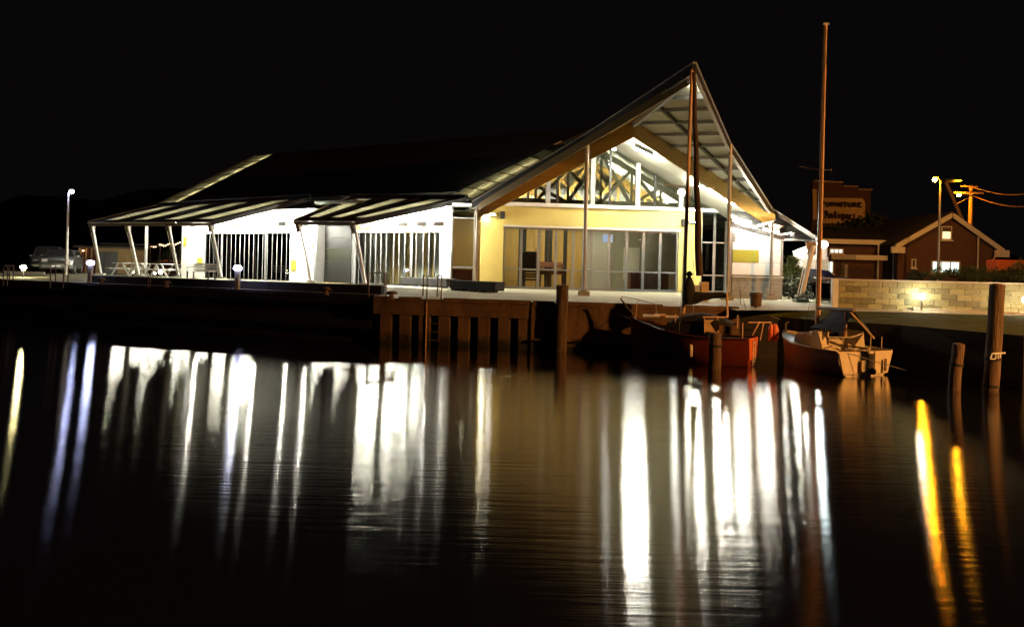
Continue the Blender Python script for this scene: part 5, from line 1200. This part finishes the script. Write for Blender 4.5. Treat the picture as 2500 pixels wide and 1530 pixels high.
# ================================================================ parked cars
def car(loc, rz, body, label, L=4.3, W=1.75, Hh=1.5, suv=True, sc=1):
    th = thing('parked_car', label, 'car', (0, 0, 0))
    prof = [(-L/2, .45), (-L/2+.03, .80), (-L/2+.12, .95), (-L*.28, 1.02), (-L*.14, Hh-.05), (0, Hh), (L*.28, Hh-.02), (L*.44, Hh-.12 if suv else 1.05), (L/2-.02, 1.0), (L/2, .5), (L/2-.1, .28), (-L/2+.1, .28)]
    def ring(yw, k=1): return [Vector((x*(1-.03*(k != 1)), yw*(1 if z < 1.0 else (1-.20*(z-1)/(Hh-1))), z)) for x, z in prof]
    m = MB(); Ls = [ring(-W/2+.08), ring(-W/2), ring(W/2), ring(W/2-.08)]
    n_ = len(prof); m.add(ring(-W/2)+ring(W/2), [tuple(range(n_)), tuple(range(n_, 2*n_))[::-1]]+[(i, (i+1) % n_, n_+(i+1) % n_, n_+i) for i in range(n_)])
    build('body', m, M[body], th, True, bevel=.05)
    # glass: windscreen, side windows, rear
    def quad(pts, nm): build(nm, MB().slab(pts, (0, 0, .012)), M['black'], th)
    w1, w2 = W/2-.12, W/2-.26
    quad([(-L*.27-.02, -w1, 1.06), (-L*.27-.02, w1, 1.06), (-L*.15-.02, w2, Hh-.07), (-L*.15-.02, -w2, Hh-.07)], 'windscreen')
    for s_ in (-1, 1):
        build('side_window', MB().slab([(-L*.22, s_*(W/2-.005), 1.05), (L*.36, s_*(W/2-.005), 1.05), (L*.30, s_*(W/2-.15), Hh-.12), (-L*.13, s_*(W/2-.15), Hh-.12)], (0, s_*.012, 0)), M['black'], th)
        build('headlight', MB().b(-L/2-.01, -L/2+.1, s_*(W/2-.28)-.16, s_*(W/2-.28)+.16, .72, .88), M['wsteel'], th, bevel=.02)
        build('door_mirror', MB().b(-L*.20, -L*.15, s_*(W/2+.09)-.09, s_*(W/2+.09)+.09, 1.02, 1.16), M[body], th, bevel=.03)
        for x in (-L*.31, L*.31):
            wh_ = build('wheel', MB().lathe((x, s_*(W/2-.1), .32), [(.32, -.1), (.33, -.06), (.33, .06), (.32, .1)], 20, (0, 1, 0)), M['rubber'], th, True)
            rim = MB(); rim.lathe((x, s_*(W/2+.002), .32), [(.07, -.01), (.07, .01)], 8, (0, 1, 0))
            for q_ in range(5):
                an = q_*1.2566; rim.beam((x, s_*(W/2+.004), .32), (x+.21*math.cos(an), s_*(W/2+.004), .32+.21*math.sin(an)), .055, .02, up=(0, 1, 0))
            rim.tube([(x+.21*math.cos(q_*.524), s_*(W/2+.002), .32+.21*math.sin(q_*.524)) for q_ in range(13)], .02, 5)
            build('rim', rim, M['steel'], wh_)
    build('bumper', MB().b(-L/2-.05, -L/2+.05, -W/2+.08, W/2-.08, .36, .58), M[body], th, bevel=.03); build('grille', MB().b(-L/2-.02, -L/2+.04, -.45, .45, .62, .82), M['dsteel'], th)
    build('number_plate', MB().b(-L/2-.065, -L/2-.052, -.26, .26, .42, .53), M['white'], th)
    th.location = loc; th.rotation_euler = (0, 0, rz); th.scale = (sc, sc, sc); return th
p = P(152, 668, 47); car((p.x, p.y, 1.56), R(112), 'paints', 'pale car facing the water at the left, nearer of two', suv=False)
p = P(118, 664, 51); car((p.x, p.y, 1.56), R(118), 'paints', 'taller pale van like car behind the nearer pale car', suv=True, Hh=1.75)
p = P(2012, 727, 31.0); car((p.x+.05, p.y, 1.5), R(0), 'paintb', 'dark blue car half hidden by the mast and block wall', sc=.62)
p = P(1990, 700, 36); car((p.x-.2, p.y+2, 1.56), R(0), 'paintb', 'dark car roof behind the dark blue car', sc=.8, Hh=1.6)

# ================================================================ left: shed, picnic tables, seat, festoon
sf = Fr(0, 52, 0); shd = thing('storage_shed', 'low brown shed with grey double doors behind the raking posts', 'shed', P(250, 655, 52))
u0, z0 = sf.px(190, 660); u1, z1 = sf.px(311, 607); 
build('wall', MB().box(sf, u0, u1, -2.5, 0, 1.5, z1), M['ply'], shd); build('roof', MB().box(sf, u0-.2, u1+.2, -2.7, .25, z1+.002, z1+.14), M['bsteel'], shd)
build('roof', MB().box(sf, sf.px(190, 590)[0], sf.px(310, 590)[0], -4.7, -2.75, z1+.3, sf.px(250, 590)[1]), M['tile'], shd)
for x0, x1 in ((242, 259), (260, 290)):
    a, zt_ = sf.px(x0, 614); b, _ = sf.px(x1, 614); build('door', MB().box(sf, a+.03, b-.03, .01, .08, 1.55, zt_), M['rail'], shd)
for k in range(9):
    a, _ = sf.px(196+k*4.4, 614); build('board', MB().box(sf, a, a+.1, .01, .03, 1.55, z1-.05), M['maroon'] if k % 3 else M['ply'], shd)
for k in range(3): a, _ = sf.px(296+k*5, 614); build('board', MB().box(sf, a, a+.1, .01, .05, 1.55, z1-.1), M['ply'], shd)
lp_ = thing('shed_lamp', 'small warm lamp on the shed front', 'lamp', P(203, 612, 51.9)); build('lens', MB().lathe(P(203, 612, 51.8), [(.02, -.04), (.07, 0), (.02, .05)], 8), M['L_fair'], lp_)
def picnic(x, y, Y, rz, label):
    p = P(x, y, Y); th = thing('picnic_table', label, 'table', (0, 0, 0), 'picnic tables under the verandah end')
    for k in range(5): build('table_board', MB().b(-.85, .85, -.36+k*.15, -.36+k*.15+.135, .72, .76), M['white'], th)
    for s_ in (-1, 1):
        for k in range(2): build('seat_board', MB().b(-.85, .85, s_*.68-.14+k*.15, s_*.68-.01+k*.15, .43, .465), M['white'], th)
        for e in (-.6, .6): build('leg', MB().beam((e, s_*.18, .70), (e, s_*.62, 0), .045, .09), M['wsteel'], th)
    for e in (-.56, .56): build('crossbar', MB().beam((e, -.8, .40), (e, .8, .40), .04, .07), M['wsteel'], th)
    th.location = (p.x, p.y, 1.56); th.rotation_euler = (0, 0, rz)
picnic(312, 672, 45, R(75), 'white picnic table left of its twin, beside the second raking post'); picnic(357, 673, 43.5, R(80), 'white picnic table beside the plain upright post'); picnic(408, 675, 43, R(70), 'white picnic table behind the third raking post')
p = P(492, 680, 37.9); st_ = thing('garden_seat', 'white slatted seat against the white wall of the far wing', 'seat', (p.x, p.y, 1.56))
Fs = Fr(p.x, p.y, math.atan2(-.498, .867))
for k in range(3): build('back_slat', MB().box(Fs, -.85, .85, -.22, -.19, 2.02+k*.14-.02, 2.02+k*.14+.08), M['white'], st_)
for k in range(3): build('seat_slat', MB().box(Fs, -.85, .85, -.14+k*.14, -.02+k*.14, 1.97, 2.0), M['white'], st_)
for e in (-.8, .8):
    for v_ in (-.15, .22): build('leg', MB().box(Fs, e-.03, e+.03, v_-.03, v_+.03, 1.55, 2.0), M['dsteel'], st_)
    build('arm', MB().tube([Fs.p(e, -.2, 2.2), Fs.p(e, .25, 2.15), Fs.p(e, .25, 1.98)], .025, 6), M['dsteel'], st_)
# globe lamps on the ground under the verandah
for i, (x, y, Y, lb) in enumerate(((392, 664, 42, 'round glowing globe between the second and third picnic tables'), (378, 667, 44, 'small glowing globe behind the middle picnic table'), (325, 664, 45.5, 'small glowing globe beside the left picnic table'))):
    p = P(x, y, Y); th = thing('globe_lamp', lb, 'lamp', (p.x, p.y, 1.56), 'globe lamps under the verandah end'); r_ = .13 if i == 0 else .08
    build('globe', MB().lathe(p, [(.02, -r_), (r_*.7, -r_*.7), (r_, 0), (r_*.7, r_*.7), (.02, r_)], 14), emit('globe', (1, .93, .72), 6), th, True); build('stem', MB().tube([(p.x, p.y, 1.5), (p.x, p.y, p.z-r_)], .02, 6), M['dsteel'], th)
# far kiosk with festoon lights
kf = Fr(0, 60, 0); kk = thing('lit_kiosk', 'small open kiosk hung with warm bulbs, seen through the raking posts', 'kiosk', P(400, 655, 60))
u0, z1 = kf.px(367, 598); u1, _ = kf.px(440, 592)
build('roof', MB().slab([kf.p(u0, 0, z1-.1), kf.p(u1, 0, z1+.2), kf.p(u1, -3, z1+.5), kf.p(u0, -3, z1+.2)], (0, 0, .1)), M['tile'], kk)
for k in range(4): a = u0+(u1-u0)*k/3; build('post', MB().tube([kf.p(a, 0, 1.5), kf.p(a, 0, z1)], .05, 6), M['bsteel'], kk)
build('counter', MB().box(kf, u0, u1, -.6, -.1, 1.5, 2.5), M['maroon'], kk)
for k in range(5): a = u0+.3+k*.45; build('shelf_box', MB().box(kf, a, a+.3, -.9, -.7, 2.2, 2.55+.1*(k % 2)), M['orange'] if k % 2 else M['ply'], kk)
for k in range(16):
    f_ = k/15; q_ = kf.p(u0+(u1-u0)*f_, .1, z1-.06+.3*f_-.14*math.sin(f_*9.4)**2); build('bulb', MB().lathe(q_, [(.01, -.05), (.05, 0), (.01, .05)], 6), M['L_fair'], kk)
# red kerb lights and white stones far left
for k in range(7):
    p = P(18+k*14, 664+k*.3, 44); th = tag(build('wheel_stop', MB().b(p.x-.16, p.x+.16, p.y-.06, p.y+.06, 1.5, p.z+.05), M['kerb']), 'white block in the row at the far left car park edge', 'block', 'white blocks edging the car park')
# orange tarp trailer at the right
p = P(2455, 650, 40); tr = thing('orange_trailer', 'orange covered trailer behind the shrubs at right', 'trailer', p)
build('cover', MB().b(p.x-.75, p.x+.7, p.y-.5, p.y+.5, p.z-.35, p.z+.33), M['orange'], tr, bevel=.06)
build('tow_bar', MB().tube([(p.x-.7, p.y, p.z+.3), P(2447, 604, 40)], .03, 6), M['spar'], tr)
for k in (-.45, .45): build('wheel', MB().lathe((p.x+k, p.y-.55, p.z-.5), [(.3, -.08), (.32, 0), (.3, .08)], 14, (0, 1, 0)), M['rubber'], tr, True)
build('frame', MB().b(p.x-.8, p.x+.8, p.y-.4, p.y+.4, p.z-.45, p.z-.352), M['dsteel'], tr)
